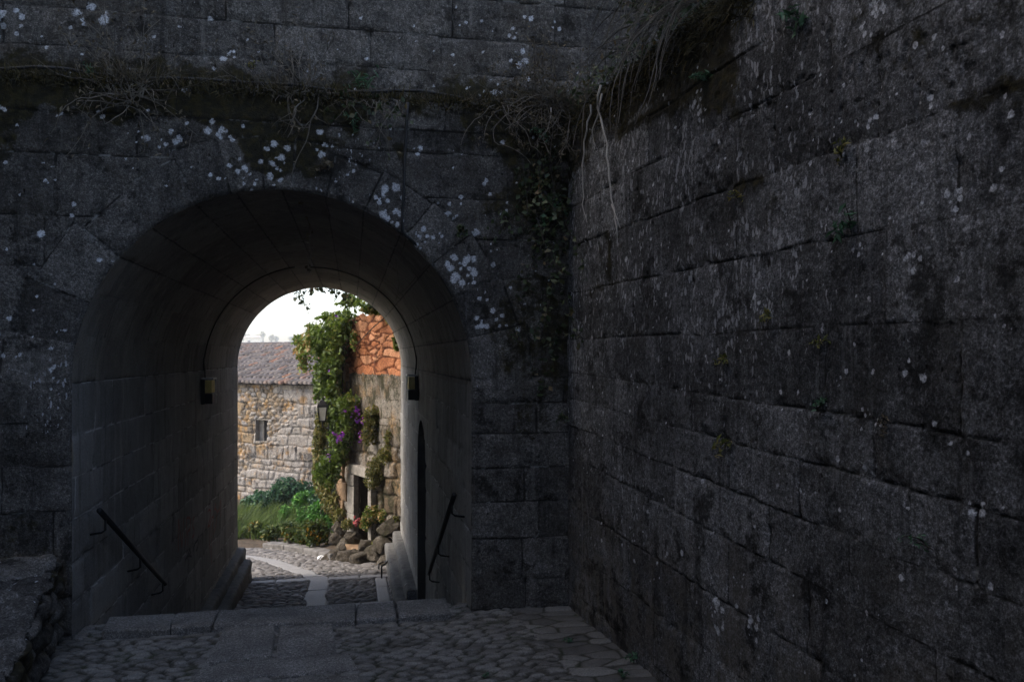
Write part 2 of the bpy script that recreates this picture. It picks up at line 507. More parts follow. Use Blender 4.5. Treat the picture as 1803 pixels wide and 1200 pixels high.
M['boulder'] = rockmat() if True else plain('boulder_stone', (0.035, 0.029, 0.022), (0.17, 0.142, 0.112), 5, 0.9, bump=0.9, bd=0.03)
M['granite_trim'] = plain('pale_granite', (0.15, 0.135, 0.115), (0.29, 0.265, 0.23), 6, 0.9, bump=0.6, bd=0.008)
M['quoin'] = plain('ochre_quoin', (0.12, 0.07, 0.035), (0.27, 0.18, 0.105), 7, 0.9, bump=0.9, bd=0.008)
M['kerb'] = plain('kerb_stone', (0.075, 0.068, 0.060), (0.17, 0.16, 0.15), 6, 0.9, bump=0.6, bd=0.008)
M['paper'] = plain('white_paper', (0.72, 0.72, 0.72), (0.82, 0.82, 0.82), 12, 0.8)
M['rubble_pale'] = rubble('pale_rubble', [(0.2, (0.13, 0.11, 0.09)), (0.4, (0.27, 0.195, 0.115)), (0.55, (0.26, 0.235, 0.205)), (0.7, (0.21, 0.20, 0.195)), (0.85, (0.32, 0.28, 0.23))], (0.055, 0.045, 0.034), washcol=(0.31, 0.285, 0.26), ochre=0.8, black=0.88, bt=0.50, blackcol=(0.035, 0.032, 0.03), bl=2.4)
M['rubble_orange'] = rubble('orange_rubble', [(0.2, (0.27, 0.10, 0.045)), (0.42, (0.39, 0.165, 0.08)), (0.6, (0.43, 0.215, 0.12)), (0.8, (0.33, 0.135, 0.065))], (0.055, 0.016, 0.007), ochre=0, black=0.55, blackcol=(0.12, 0.045, 0.02))
M['rubble_grey'] = rubble('lower_rubble', [(0.2, (0.04, 0.033, 0.025)), (0.4, (0.12, 0.085, 0.052)), (0.6, (0.115, 0.102, 0.085)), (0.8, (0.22, 0.195, 0.165))], (0.022, 0.018, 0.012), washcol=(0.18, 0.155, 0.125), ochre=0.35, black=0.94, bt=0.49, blackcol=(0.030, 0.029, 0.014), bl=2.9)
M['leaf_vine'] = leafmat('vine_leaf', [(0.0, (0.028, 0.05, 0.009)), (0.30, (0.082, 0.135, 0.018)), (0.62, (0.17, 0.235, 0.034)), (0.84, (0.32, 0.25, 0.075)), (1.0, (0.42, 0.22, 0.095))], 0.35)
M['leaf_olive'] = leafmat('olive_ivy_leaf', [(0.0, (0.06, 0.075, 0.014)), (0.5, (0.15, 0.15, 0.032)), (1.0, (0.28, 0.22, 0.07))], 0.35)
M['leaf_blue'] = leafmat('bluish_shrub_leaf', [(0.0, (0.012, 0.040, 0.022)), (0.5, (0.035, 0.105, 0.045)), (1.0, (0.11, 0.22, 0.08))])
M['leaf_bright'] = leafmat('bright_shrub_leaf', [(0.0, (0.04, 0.13, 0.02)), (0.6, (0.085, 0.25, 0.03)), (1.0, (0.17, 0.36, 0.05))])
M['leaf_grass'] = leafmat('garden_grass_blade', [(0.0, (0.022, 0.042, 0.006)), (0.5, (0.065, 0.115, 0.012)), (1.0, (0.15, 0.21, 0.03))])
M['leaf_amber'] = leafmat('amber_shrub_leaf', [(0.0, (0.03, 0.055, 0.014)), (0.5, (0.07, 0.11, 0.02)), (0.72, (0.14, 0.16, 0.025)), (0.84, (0.46, 0.22, 0.02)), (1.0, (0.60, 0.33, 0.03))])
M['flower'] = leafmat('purple_flower', [(0.0, (0.11, 0.03, 0.24)), (0.5, (0.24, 0.05, 0.36)), (1.0, (0.42, 0.08, 0.40))], 0.3)
M['flower_red'] = leafmat('red_flower', [(0.0, (0.35, 0.04, 0.05)), (1.0, (0.55, 0.12, 0.12))], 0.3)
M['leaf_dark'] = leafmat('dark_ivy_leaf', [(0.0, (0.016, 0.026, 0.008)), (0.5, (0.038, 0.058, 0.02)), (0.85, (0.07, 0.08, 0.032)), (1.0, (0.14, 0.09, 0.04))])  # dark green to brown, tone picked per leaf
M['leaf_fresh'] = leafmat('fresh_weed_leaf', [(0.0, (0.03, 0.075, 0.035)), (0.6, (0.05, 0.12, 0.06)), (1.0, (0.09, 0.16, 0.09))])
M['leaf_dry'] = leafmat('dry_grass_blade', [(0.0, (0.035, 0.026, 0.014)), (0.5, (0.075, 0.058, 0.032)), (1.0, (0.15, 0.12, 0.075))], 0.15, 0.8)
M['twig'] = plain('dry_twig', (0.05, 0.042, 0.032), (0.12, 0.105, 0.085), 14, 0.85)
M['twig_mid'] = plain('dark_dry_stem', (0.035, 0.028, 0.019), (0.085, 0.070, 0.050), 14, 0.85)  # darker brown than the dry twigs
M['twig_pale'] = plain('pale_root', (0.20, 0.185, 0.165), (0.34, 0.32, 0.29), 10, 0.8)
M['twig_dark'] = plain('dark_stem', (0.016, 0.013, 0.010), (0.035, 0.028, 0.020), 10, 0.85)
M['moss'] = leafmat('brown_moss', [(0.0, (0.010, 0.009, 0.003)), (0.6, (0.032, 0.026, 0.006)), (1.0, (0.07, 0.052, 0.010))], 0.1, 0.9)


def tilemat():
    k = NT('clay_roof_tile')
    r = k.attr('rnd')
    col = k.ramp(r, [(0.0, (0.06, 0.052, 0.05)), (0.35, (0.115, 0.098, 0.095)), (0.78, (0.15, 0.130, 0.118)), (0.94, (0.155, 0.10, 0.08)), (1.0, (0.24, 0.11, 0.065))])
    n1 = k.noise(6, 5, 0.7)
    col = k.mix(k.m('MULTIPLY', k.ss(0.52, 0.68, n1), 0.5), col, (0.19, 0.18, 0.175))
    col = k.mix(k.m('MULTIPLY', k.ss(0.48, 0.34, n1), 0.7), col, (0.07, 0.06, 0.045))
    return k.done(col, 0.85, k.bump(k.noise(45, 3, 0.7), 0.5, 0.006))


M['tile'] = tilemat()

# ------------------------------------------------------------------ masonry patterns
def masonry(S, Z, rows, wob=0.010, seed=1):
    """rows: (lo, hi, joints) with lo/hi callables of s -> joint distance, block number, course distance"""
    Sw = S + wob * 2 * (fbm(S * 3.1, Z * 3.1, seed, 3) - 0.5)
    Zw = Z + wob * 2 * (fbm(S * 2.7 + 9, Z * 2.7, seed + 3, 3) - 0.5)
    d = np.full(S.shape, 0.2)
    bid = np.zeros(S.shape)
    for k, (lo, hi, js) in enumerate(rows):
        l, h = lo(Sw), hi(Sw)
        m = (Zw >= l) & (Zw < h)
        dd = np.minimum(Zw - l, h - Zw)
        js = np.sort(np.array(js if len(js) else [-50.0]))
        i = np.searchsorted(js, Sw)
        ja = np.concatenate([[-99.0], js, [99.0]])
        ds = np.minimum(Sw - ja[i], ja[i + 1] - Sw)
        d = np.where(m, np.minimum(dd, ds), d)
        bid = np.where(m, hsh(i.astype(float), np.full(S.shape, float(k)), seed + 11), bid)
    return d, bid


def relief(d, bid, S, Z, seed, depth=0.022, w=0.022, off=0.010, rough=0.010):
    """height out of the wall: sunk joints, blocks a little in and out, rough faces"""
    open_ = 0.25 + 0.75 * sstep(0.35, 0.62, fbm(S * 2.1, Z * 2.1, seed + 4, 3))
    h = -depth * open_ * (1 - sstep(0, w, d + 0.006 * (vn(S * 40, Z * 40, seed) - 0.5))) + off * (bid - 0.5)
    h += rough * (fbm(S * 5, Z * 5, seed + 2, 5) - 0.5) * 2 + 0.004 * (vn(S * 45, Z * 45, seed + 8) - 0.5)
    ch = fbm(S * 9, Z * 9, seed + 6, 3)
    h -= min(0.025, depth * 1.3) * sstep(0.05, 0.0, d) * sstep(0.55, 0.75, ch)
    return h


def lichens(S, Z, spots):
    f = np.zeros(S.shape)
    for (cx, cz, r) in spots:
        q = 1 - np.sqrt((S - cx) ** 2 + (Z - cz) ** 2) / r
        f = np.maximum(f, np.clip(q, 0, 1) * 1.15)
    return f


def rosette(u, v, rpx, surf, scale, n=3):
    """a cluster of n spots round a picture place on a wall"""
    p = surf(u, v)
    if n == 1:
        return [(p[0], p[1], rpx * scale * 0.9)]
    out = []
    a0 = random.uniform(0, 6.28)
    for k in range(n + 1):
        a = a0 + 6.28 * k / (n + 1) + random.uniform(-.5, .5)
        q = math.sqrt(random.uniform(0.25, 1.0)) * rpx * scale
        out.append((p[0] + q * math.cos(a), p[1] + q * math.sin(a), rpx * scale * random.uniform(0.22, 0.66) * (3 / (n + 1)) ** 0.35))
    return out


C_ = lambda z: (lambda s: np.full_like(s, z))
L_ = lambda z, k: (lambda s: z + k * s)

# ================================================================== THE GATEWAY
YF, CX, ZS, R = 5.48, -0.461, 1.572, 1.264
XL, XR = CX - R, CX + R
YB = 13.45
LEDGE, YU = 3.48, 5.72
gate = thing('stone_gateway', 'massive dark granite wall pierced by a tall round-arched passage', 'gateway', (CX, YF, 0))


def arch_sd(X, Z):
    """signed distance to the arched opening (positive = in the stone), and the nearest point on its edge"""
    dx, dz = X - CX, Z - ZS
    r = np.hypot(dx, dz)
    up = dz > 0
    sd = np.where(up, r - R, np.abs(dx) - R)
    px = np.where(up, CX + dx / np.maximum(r, 1e-6) * R, CX + np.sign(dx) * R)
    pz = np.where(up, ZS + dz / np.maximum(r, 1e-6) * R, Z)
    return sd, px, pz


VANG = [13.6, 26.5, 38.9, 50.7, 64.9, 76.6, 86.6, 94.7, 104.4, 114.6, 127.5, 141.0, 156.2, 168.5]
VTHK = [0.42, 0.36, 0.35, 0.31, 0.29, 0.27, 0.33, 0.31, 0.34, 0.36, 0.30, 0.27, 0.33, 0.38, 0.40]


def facade_pattern(X, Z, seed=3):
    zl = [-2, .0, .24, .50, .775, 1.06, 1.33, 1.60, 1.87, 2.30, 2.62, 3.01, 3.26, LEDGE, 9]
    zr = [-2, .0, .20, .49, .738, .974, 1.21, 1.415, 1.59, 1.855, 2.28, 2.55, 2.82, 3.12, LEDGE, 9]
    rs = np.random.default_rng(21)
    rowsl, rowsr = [], []
    for k in range(len(zl) - 1):
        js = np.cumsum(rs.uniform(0.45, 0.85, 14)) - 9.0 + rs.uniform(0, 0.5)
        rowsl.append((C_(zl[k]), C_(zl[k + 1]), js))
    jr = {3: [1.27], 4: [1.17], 6: [1.259], 7: [1.45], 8: [1.098, 1.75], 10: [1.136], 11: [1.39], 12: [1.05], 2: [1.15], 5: [1.52], 9: [1.3]}
    for k in range(len(zr) - 1):
        js = jr.get(k, [0.95 + 0.3 * rs.random()])
        rowsr.append((C_(zr[k]), C_(zr[k + 1]), list(js) + [2.2, 2.9, 3.6]))
    dl, bl = masonry(X, Z, rowsl, seed=seed)
    dr, br = masonry(X, Z, rowsr, seed=seed + 40)
    # the top courses run through over the arch
    top = [(C_(-9), C_(3.12), []), (C_(3.12), C_(3.27), [-3.2, -2.3, -1.55, -.7, .15, .95, 1.6]), (C_(3.27), C_(LEDGE - 0.006), [-2.9, -1.98, -1.1, -.2, .62, 1.35])]
    dt, bt = masonry(X, Z, top, seed=seed + 80)
    d = np.where(X < CX, dl, dr)
    b = np.where(X < CX, bl, br)
    d = np.where(Z > 3.15, dt, d)
    b = np.where(Z > 3.15, bt, b)
    # voussoirs
    dx, dz = X - CX, Z - ZS
    r = np.hypot(dx, dz) + 0.012 * (fbm(X * 3, Z * 3, seed + 5, 3) - .5)
    a = np.degrees(np.arctan2(dz, dx)) + 0.9 * (fbm(X * 4, Z * 4, seed + 6, 3) - .5)
    edges = np.array([-0.5] + VANG + [180.5])
    i = np.clip(np.searchsorted(edges, a) - 1, 0, len(VTHK) - 1)
    thk = np.array(VTHK)[i]
    # flat-cut backs
    mida = (edges[i] + edges[i + 1]) / 2
    rr = r * np.cos(np.radians(a - mida))
    inside = (rr < R + thk) & (a > 0) & (a < 180)
    da = np.radians(np.minimum(a - edges[i], edges[i + 1] - a)) * r
    dv = np.minimum(da, np.abs(R + thk - rr))
    d = np.where(inside, dv, np.minimum(d, np.where((a > 0) & (a < 180), np.abs(R + thk - rr), 9)))
    b = np.where(inside, hsh(i.astype(float), np.zeros_like(X), 77), b)
    return d, b


def axis(segs):
    """non-uniform axis: (start, end, step) pieces"""
    out = []
    for a, b, s in segs:
        n = max(1, int(round((b - a) / s)))
        out += list(np.linspace(a, b, n, endpoint=False))
    out.append(segs[-1][1])
    return np.array(out)


# ---- front face (with the mossy ledge on top as the same skin)
xs = axis([(-9, -3.6, 0.12), (-3.6, 1.62, 0.0105), (1.62, 3.4, 0.12)])
ws = axis([(-0.10, LEDGE, 0.0105), (LEDGE, LEDGE + 0.26, 0.02)])
X, W = np.meshgrid(xs, ws, indexing='ij')
Zf = np.minimum(W, LEDGE)
lip = 0.03 * (fbm(X * 2.2, X * 0 + 4, 31, 4) - 0.5) + 0.02 * (vn(X * 9, X * 0, 32) - .5)
d, b = facade_pattern(X, Zf)
h = relief(d, b, X, Zf, 5, depth=0.010, w=0.011, off=0.009, rough=0.012)
sd, px, pz = arch_sd(X, Zf)
h += 0.010 * sstep(3.24, 3.29, Zf)                      # the top course stands proud
h -= 0.016 * (1 - sstep(0, 0.03, sd)) ** 2               # worn arris
over = W > LEDGE
Y = YF - h
Y = np.where(over, YF - 0.010 + (W - LEDGE), Y)
Zp = np.where(over, LEDGE + lip + 0.02 * (fbm(X * 6, W * 6, 33, 3) - .5), Zf + lip * sstep(3.3, LEDGE, Zf))
rd = 0.03                                                # rounded lip
Y = np.where((~over) & (Zf > LEDGE - rd), Y + (rd - np.sqrt(np.maximum(rd * rd - (Zf - LEDGE + rd) ** 2, 0))), Y)
inn = sd < 0
Xp = np.where(inn, px, X)
Zp = np.where(inn & ~over, pz, Zp)
Y = np.where(inn, YF + 0.022, Y)
keep = ~(inn[:-1, :-1] & inn[1:, :-1] & inn[:-1, 1:] & inn[1:, 1:])
fsurf = lambda u, v: (lambda p: (p[0], p[2]))(on_y(u, v, YF))
SP = []
for (u, v, rp, n) in [(245, 242, 9, 2), (257, 243, 8, 1), (302, 243, 13, 3), (283, 252, 8, 2), (378, 227, 14, 3), (398, 238, 9, 2), (487, 268, 17, 4), (490, 285, 10, 2), (487, 305, 11, 3), (484, 320, 8, 2), (418, 290, 11, 3), (437, 317, 13, 4), (575, 263, 11, 2), (460, 285, 6, 1), (735, 263, 9, 2), (690, 355, 22, 7), (698, 385, 13, 4), (673, 350, 10, 3), (803, 370, 13, 3), (838, 409, 9, 1), (800, 465, 13, 4), (825, 462, 12, 3), (835, 480, 9, 1), (803, 487, 11, 1), (822, 492, 9, 2), (815, 478, 24, 6), (853, 523, 8, 2), (868, 546, 7, 1), (843, 569, 10, 3), (857, 574, 7, 1), (882, 567, 10, 3), (745, 410, 10, 3), (770, 420, 9, 3), (738, 427, 9, 3), (870, 437, 8, 2), (888, 377, 8, 2), (525, 365, 6, 2), (620, 360, 5, 2), (180, 205, 6, 1), (385, 315, 5, 1), (370, 308, 5, 1), (325, 160, 6, 1)]:
    SP += rosette(u, v, rp * 1.25, fsurf, 5.4 / F, n)
for k in range(150):
    SP.append((random.uniform(-3, 1.4), random.uniform(1.9, 3.3), abs(random.gauss(0, 0.012)) + 0.006))
for k in range(60):
    SP.append((random.uniform(-2.6, -1.75), random.uniform(1.6, 2.0) + random.gauss(0, .05), abs(random.gauss(0, 0.012)) + 0.006))
lich = lichens(X, Zf, SP)
moss = 0.95 * sstep(3.02, 3.40, Zf + 1.1 * (fbm(X * 2.3, Zf * 2.3, 41, 5) - .5)) + 0.36 * sstep(0.6, 1.15, X) * sstep(-.5, 2.0, Zf) + 0.42 * sstep(2.3, 3.0, Zf) * sstep(.44, .58, fbm(X * 1.9, Zf * 1.9, 42, 4)) + 0.25 * sstep(0.56, 0.7, fbm(X * 1.6, Zf * 1.6, 43, 3))
moss += 0.45 * sstep(0.6, 0.3, np.abs(Zf - 0.5)) * sstep(-1.7, -1.9, X)
fleck = 0.42 * sstep(0.5, 0.7, fbm(X * 1.3, Zf * 1.3, 44, 3)) * sstep(1.0, 1.5, Zf) * sstep(-2.7, -1.6, -X * 0 + X) + 0.2 * (X < -1.75)
fleck = np.clip(fleck, 0, 0.5)
grid('wall_face', np.stack([Xp, Y, Zp], -1), M['wall_dark'], gate, attrs=dict(jd=np.minimum(d, 0.1), blk=b, lich=lich, moss=np.clip(moss, 0, 1), fleck=fleck), keep=keep)

# ---- upper wall, set back behind the ledge
xs = axis([(-9, -3.2, 0.12), (-3.2, 2.6, 0.0125), (2.6, 5.5, 0.12)])
zs = axis([(3.3, 4.65, 0.0125), (4.65, 9.6, 0.1)])
X, Z = np.meshgrid(xs, zs, indexing='ij')
rs = np.random.default_rng(4)
zz = [3.0, 3.545, 3.76, 4.01, 4.3, 4.6, 4.95, 5.3, 5.65, 6, 6.35, 6.7, 7.05, 7.4, 7.75, 8.1, 8.5, 8.9, 9.3, 12]
jj = {1: [-2.6, -1.35, -.72, -.12, .55, 1.15, 1.8], 2: [-2.2, -1.12, -.52, .12, .62, 1.3, 2.0], 3: [-2.5, -1.7, -.84, -.02, .7, 1.45, 2.1]}
rows = [(C_(zz[k]), C_(zz[k + 1]), jj.get(k, np.cumsum(rs.uniform(.5, 1.0, 22)) - 9)) for k in range(len(zz) - 1)]
d, b = masonry(X, Z, rows, seed=61)
h = relief(d, b, X, Z, 62, depth=0.011, w=0.012, off=0.010, rough=0.012)
usurf = lambda u, v: (lambda p: (p[0], p[2]))(on_y(u, v, YU))
SP = []
for (u, v, rp, n) in [(912, 103, 14, 4), (925, 108, 8, 1), (868, 152, 11, 2), (872, 163, 8, 1), (930, 140, 8, 1), (935, 33, 7, 1), (978, 45, 10, 2), (902, 60, 9, 3), (393, 103, 8, 1), (797, 97, 5, 1), (850, 165, 6, 2), (410, 95, 7, 2), (20, 40, 18, 6), (75, 75, 9, 3), (848, 37, 5, 1), (160, 25, 20, 6)]:
    SP += rosette(u, v, rp * 1.2, usurf, 5.6 / F, n)
for k in range(90):
    SP.append((random.uniform(-3, 1.8), random.uniform(3.5, 4.4), abs(random.gauss(0, 0.010)) + 0.005))
lich = lichens(X, Z, SP)
moss = 0.75 * sstep(3.85, 3.55, Z + 0.35 * (fbm(X * 2.4, Z * 2.4, 65, 4) - .5)) + 0.35 * sstep(0.5, 1.0, X) * sstep(1.75, 1.5, X)
fleck = 0.3 * sstep(0.45, 0.7, fbm(X * 1.4, Z * 1.4, 66, 3))
moss = moss * (1 - sstep(1.62, 1.72, X))
grid('upper_wall', np.stack([X, YU - h, Z], -1), M['wall_upper'], gate, attrs=dict(jd=np.minimum(d, 0.1), blk=b, lich=lich, moss=np.clip(moss, 0, 1), fleck=fleck))

# ---- vault and side walls of the passage
ZB = -2.2
Lw = ZS - ZB
Larc = math.pi * R
pe = axis([(0, Lw, 0.022), (Lw, Lw + Larc, 0.022), (Lw + Larc, 2 * Lw + Larc, 0.02)])
ys = axis([(0.0, 1.0, 0.018)])
ys = np.linspace(0, 1, 330)
Pp, Yq = np.meshgrid(pe, ys, indexing='ij')


def prof(p, rad):
    a = np.pi - (p - Lw) / R
    x = np.where(p < Lw, CX - rad, np.where(p > Lw + Larc, CX + rad, CX + rad * np.cos(a)))
    z = np.where(p < Lw, ZB + p, np.where(p > Lw + Larc, ZS - (p - Lw - Larc), ZS + rad * np.sin(a)))
    nx = np.where(p < Lw, 1, np.where(p > Lw + Larc, -1, -np.cos(a)))
    nz = np.where((p < Lw) | (p > Lw + Larc), 0, -np.sin(a))
    return x, z, nx, nz


x0, z0, nx, nz = prof(Pp, R)
yend = 12.95 + (x0 - XL) / (XR - XL) * 0.85
Yv = YF + 0.018 + Yq * (yend - YF - 0.018)
# pattern in unrolled space: courses along p, joints along y
rs = np.random.default_rng(12)
cour = list(np.arange(0, Lw - 0.1, 0.265)) + [Lw] + [Lw + Larc * math.radians(a) / math.pi for a in (13.6, 26.5, 38.9, 51, 65, 77, 90, 103, 115, 128, 141, 154, 167)] + [Lw + Larc] + list(Lw + Larc + np.arange(0.265, Lw, 0.265)) + [2 * Lw + Larc + 1]
rows = [(C_(cour[k]), C_(cour[k + 1]), np.cumsum(rs.uniform(0.42, 0.95, 16)) + YF - 0.4) for k in range(len(cour) - 1)]
d, b = masonry(Yv, Pp, rows, seed=71, wob=0.007)
d = np.minimum(d, np.abs(Yv - 10.0 - 0.01 * np.sin(Pp * 5)))
hv = relief(d, b, Yv, Pp, 72, depth=0.010, w=0.014, off=0.008, rough=0.007)
hv -= 0.02 * (1 - sstep(0, 0.035, Yv - YF)) ** 2 * 0
onwall = (Pp < Lw) | (Pp > Lw + Larc)
DY0, DY1, DZT = 9.05, 10.12, 0.98                      # side doorway
dcy, drr = (DY0 + DY1) / 2, (DY1 - DY0) / 2
zc = DZT - drr
rdoor = np.hypot(Yv - dcy, z0 - zc)
din = (Pp > Lw + Larc) & (((z0 <= zc) & (np.abs(Yv - dcy) < drr)) | ((z0 > zc) & (rdoor < drr)))
sy = np.where(z0 > zc, dcy + (Yv - dcy) / np.maximum(rdoor, 1e-6) * drr, dcy + np.sign(Yv - dcy) * drr)
sz = np.where(z0 > zc, zc + (z0 - zc) / np.maximum(rdoor, 1e-6) * drr, z0)
Yv2 = np.where(din, sy, Yv)
z2 = np.where(din, sz, z0)
P = np.stack([x0 + nx * hv, Yv2, z2 + nz * hv], -1)
keep = ~(din[:-1, :-1] & din[1:, :-1] & din[:-1, 1:] & din[1:, 1:])
low = (np.minimum(Pp[:-1, :-1], 2 * Lw + Larc - Pp[:-1, :-1]) < Lw - 0.02)
grid('side_walls', P, M['passage'], gate, attrs=dict(jd=np.minimum(d, .1), blk=b), keep=keep & low)
grid('vault', P, M['vault'], gate, attrs=dict(jd=np.minimum(d, .1), blk=b), keep=keep & ~low)

# ---- recess and door leaf of the side doorway
bmr = MB()
n = 16
out = [(DY0, ZB)] + [(dcy - drr * math.cos(math.pi * k / n), zc + drr * math.sin(math.pi * k / n)) for k in range(n + 1)] + [(DY1, ZB)]
v = [(XR - 0.006, y, z) for y, z in out] + [(XR + 0.55, y, z) for y, z in out]
bmr.add(v, [(i, i + 1, len(out) + i + 1, len(out) + i) for i in range(len(out) - 1)])
bmr.build('doorway_reveal', M['vault'], gate)
bmr = MB()
bmr.add([(XR + 0.5, y, z) for y, z in out], [tuple(range(len(out)))])
for k in range(6):
    bmr.box((XR + 0.485, DY0 + 0.10 + k * (DY1 - DY0 - 0.2) / 5, -0.75), (0.02, 0.165, 3.0))
door = bmr.build('door', M['wood'], gate)

# ---- stepped plinths at the foot of both passage walls
for sgn, xw, y0, y1, top, wd in ((1, XL, 9.2, 12.98, -1.20, .12), (1, XL, 9.2, 12.7, -1.33, .24), (-1, XR, 10.3, 13.78, -1.22, .14), (-1, XR, 10.3, 13.6, -1.36, .27)):
    yy = axis([(y0, y1, 0.03)])
    ww = axis([(0, wd, 0.02), (wd, wd + 0.9, 0.03)])
    Yg, Wg = np.meshgrid(yy, ww, indexing='ij')
    xo = np.minimum(Wg, wd)
    zo = top - np.maximum(Wg - wd, 0)
    dj = np.abs(((Yg + .2 * (top > -1.3)) % 0.8) - 0.4)
    hh = 0.045 * (fbm(Yg * 5, Wg * 5, 81, 5) - .5) - 0.012 * sstep(0.02, 0, dj)
    rr_ = np.exp(-((Wg - wd) / 0.02) ** 2) * 0.012
    P = np.stack([xw + sgn * (xo - 0.004 + np.where(Wg > wd, hh, 0) - rr_), Yg, zo + np.where(Wg <= wd, hh, 0) - rr_], -1)
    grid('plinth', P, M['plinth'], gate, attrs=dict(jd=dj.clip(0, .1), blk=vn(Yg * 1.2, Wg * 0, 5)))
    mb_ = MB()
    mb_.box((xw + sgn * (wd / 2 - 0.012), y0 + 0.01, top - 0.47), (wd - 0.02, 0.01, 0.92))
    mb_.build('plinth_end', M['step'], gate)
    mb_ = MB()
    mb_.box((xw + sgn * (wd / 2 - 0.012), y1 - 0.01, top - 0.47), (wd - 0.02, 0.01, 0.92))
    mb_.build('plinth_end', M['step'], gate)

# ---- back face, roof and flanks of the great wall
xs = axis([(-9, -2.2, 0.4), (-2.2, 1.3, 0.035), (1.3, 5.5, 0.4)])
zs = axis([(-3.2, 3.3, 0.035), (3.3, 9.6, 0.35)])
X, Z = np.meshgrid(xs, zs, indexing='ij')
sd, px, pz = arch_sd(X, Z)
d, b = facade_pattern(X, Z)
inn = sd < 0
Xp, Zp = np.where(inn, px, X), np.where(inn, pz, Z)
yb = 12.95 + np.clip((Xp - XL) / (XR - XL), -3, 2.2) * 0.85
keep = ~(inn[:-1, :-1] & inn[1:, :-1] & inn[:-1, 1:] & inn[1:, 1:])
keep &= ~((X[:-1, :-1] > 0.9))
grid('back_face', np.stack([Xp, yb + relief(d, b, X, Z, 9) * (sd > 0.01), Zp], -1), M['passage'], gate, attrs=dict(jd=np.minimum(d, .1), blk=b), keep=keep, flip=True)
mb = MB()
mb.add([(-9, YU, 9.6), (5.5, YU, 9.6), (5.5, 14.6, 9.6), (-9, 11.2, 9.6)], [(0, 1, 2, 3)])
mb.add([(5.5, YU, -3.2), (5.5, 14.6, -3.2), (5.5, 14.6, 9.6), (5.5, YU, 9.6)], [(0, 1, 2, 3)])
mb.add([(0.93, 13.85, -3.2), (5.5, 14.6, -3.2), (5.5, 14.6, 9.6), (0.93, 13.85, 9.6)], [(3, 2, 1, 0)])
mb.add([(-9, YF, -3.2), (-9, 11.2, -3.2), (-9, 11.2, 9.6), (-9, YF, 9.6)], [(3, 2, 1, 0)])
mb.build('wall_core', M['step'], gate)

# ---- graffiti: thin strokes of old paint on the left passage wall
def wallp(u, v):
    p = on_plane(u, v, (XL + 0.012, 0), (1, 0))
    return p


def strokes(name, lines, mat, wpx=2.2):
    g = MB()
    for ln in lines:
        pts = [wallp(u, v) for u, v in ln]
        for a, c in zip(pts[:-1], pts[1:]):
            dvec = c - a
            nrm = np.array([0, -dvec[2], dvec[1]])
            nn = np.linalg.norm(nrm) + 1e-9
            nrm = nrm / nn * 0.013
            g.add([a - nrm, c - nrm, c + nrm, a + nrm], [(0, 1, 2, 3)])
    return g.build(name, mat, gate)


px_ = lambda pts: [(290 + x / 8.0, 860 + y / 8.0) for x, y in pts]
for letter in ([[(192, 880), (190, 650), (195, 420)], [(195, 420), (215, 600), (245, 820)], [(245, 820), (255, 600), (270, 400)]],
               [[(290, 800), (305, 600), (310, 410), (345, 400), (365, 440), (360, 560), (318, 610), (330, 700), (322, 800)]],
               [[(420, 390), (400, 440), (395, 520), (415, 580), (412, 650), (385, 690)]],
               [[(610, 330), (625, 290), (650, 310), (640, 420), (605, 540), (640, 510), (665, 400), (690, 390)], [(690, 390), (670, 560), (660, 760), (655, 930), (665, 1070)]],
               [[(700, 290), (720, 280), (740, 330), (725, 480), (690, 640)], [(740, 330), (770, 290), (790, 150), (795, 280), (785, 400)]],
               [[(640, 560), (630, 760), (640, 900)]], [[(720, 200), (700, 290)]]):
    strokes('red_graffiti', [px_(q) for q in letter], M['red_paint'])
for letter in ([[(340, 830), (365, 900), (330, 940), (380, 950)], [(345, 870), (310, 1000)]], [[(320, 940), (290, 1000), (285, 1080)]],
               [[(410, 890), (405, 830), (430, 760), (465, 720), (478, 660)], [(478, 720), (470, 800), (440, 880)]]):
    strokes('black_graffiti', [px_(q) for q in letter], M['black_paint'])

# ================================================================== RIGHT WALL
WX, WY = 1.484, 5.48
WL = math.hypot(0.1, 1)
WD = (0.1 / WL, -1 / WL)
WN = (-1 / WL, -0.1 / WL)                                 # out of the wall, to the left
rwall = thing('stone_wall', 'tall blackened granite wall with pale lichen flecks along the right of the court', 'wall', (WX, WY, 0))


def rsurf(u, v):
    p = on_plane(u, v, (WX, WY), WN)
    return ((p[0] - WX) * WD[0] + (p[1] - WY) * WD[1], p[2])


def rpoint(s, z, o=0.0):
    return np.array([WX + WD[0] * s + WN[0] * o, WY + WD[1] * s + WN[1] * o, z])


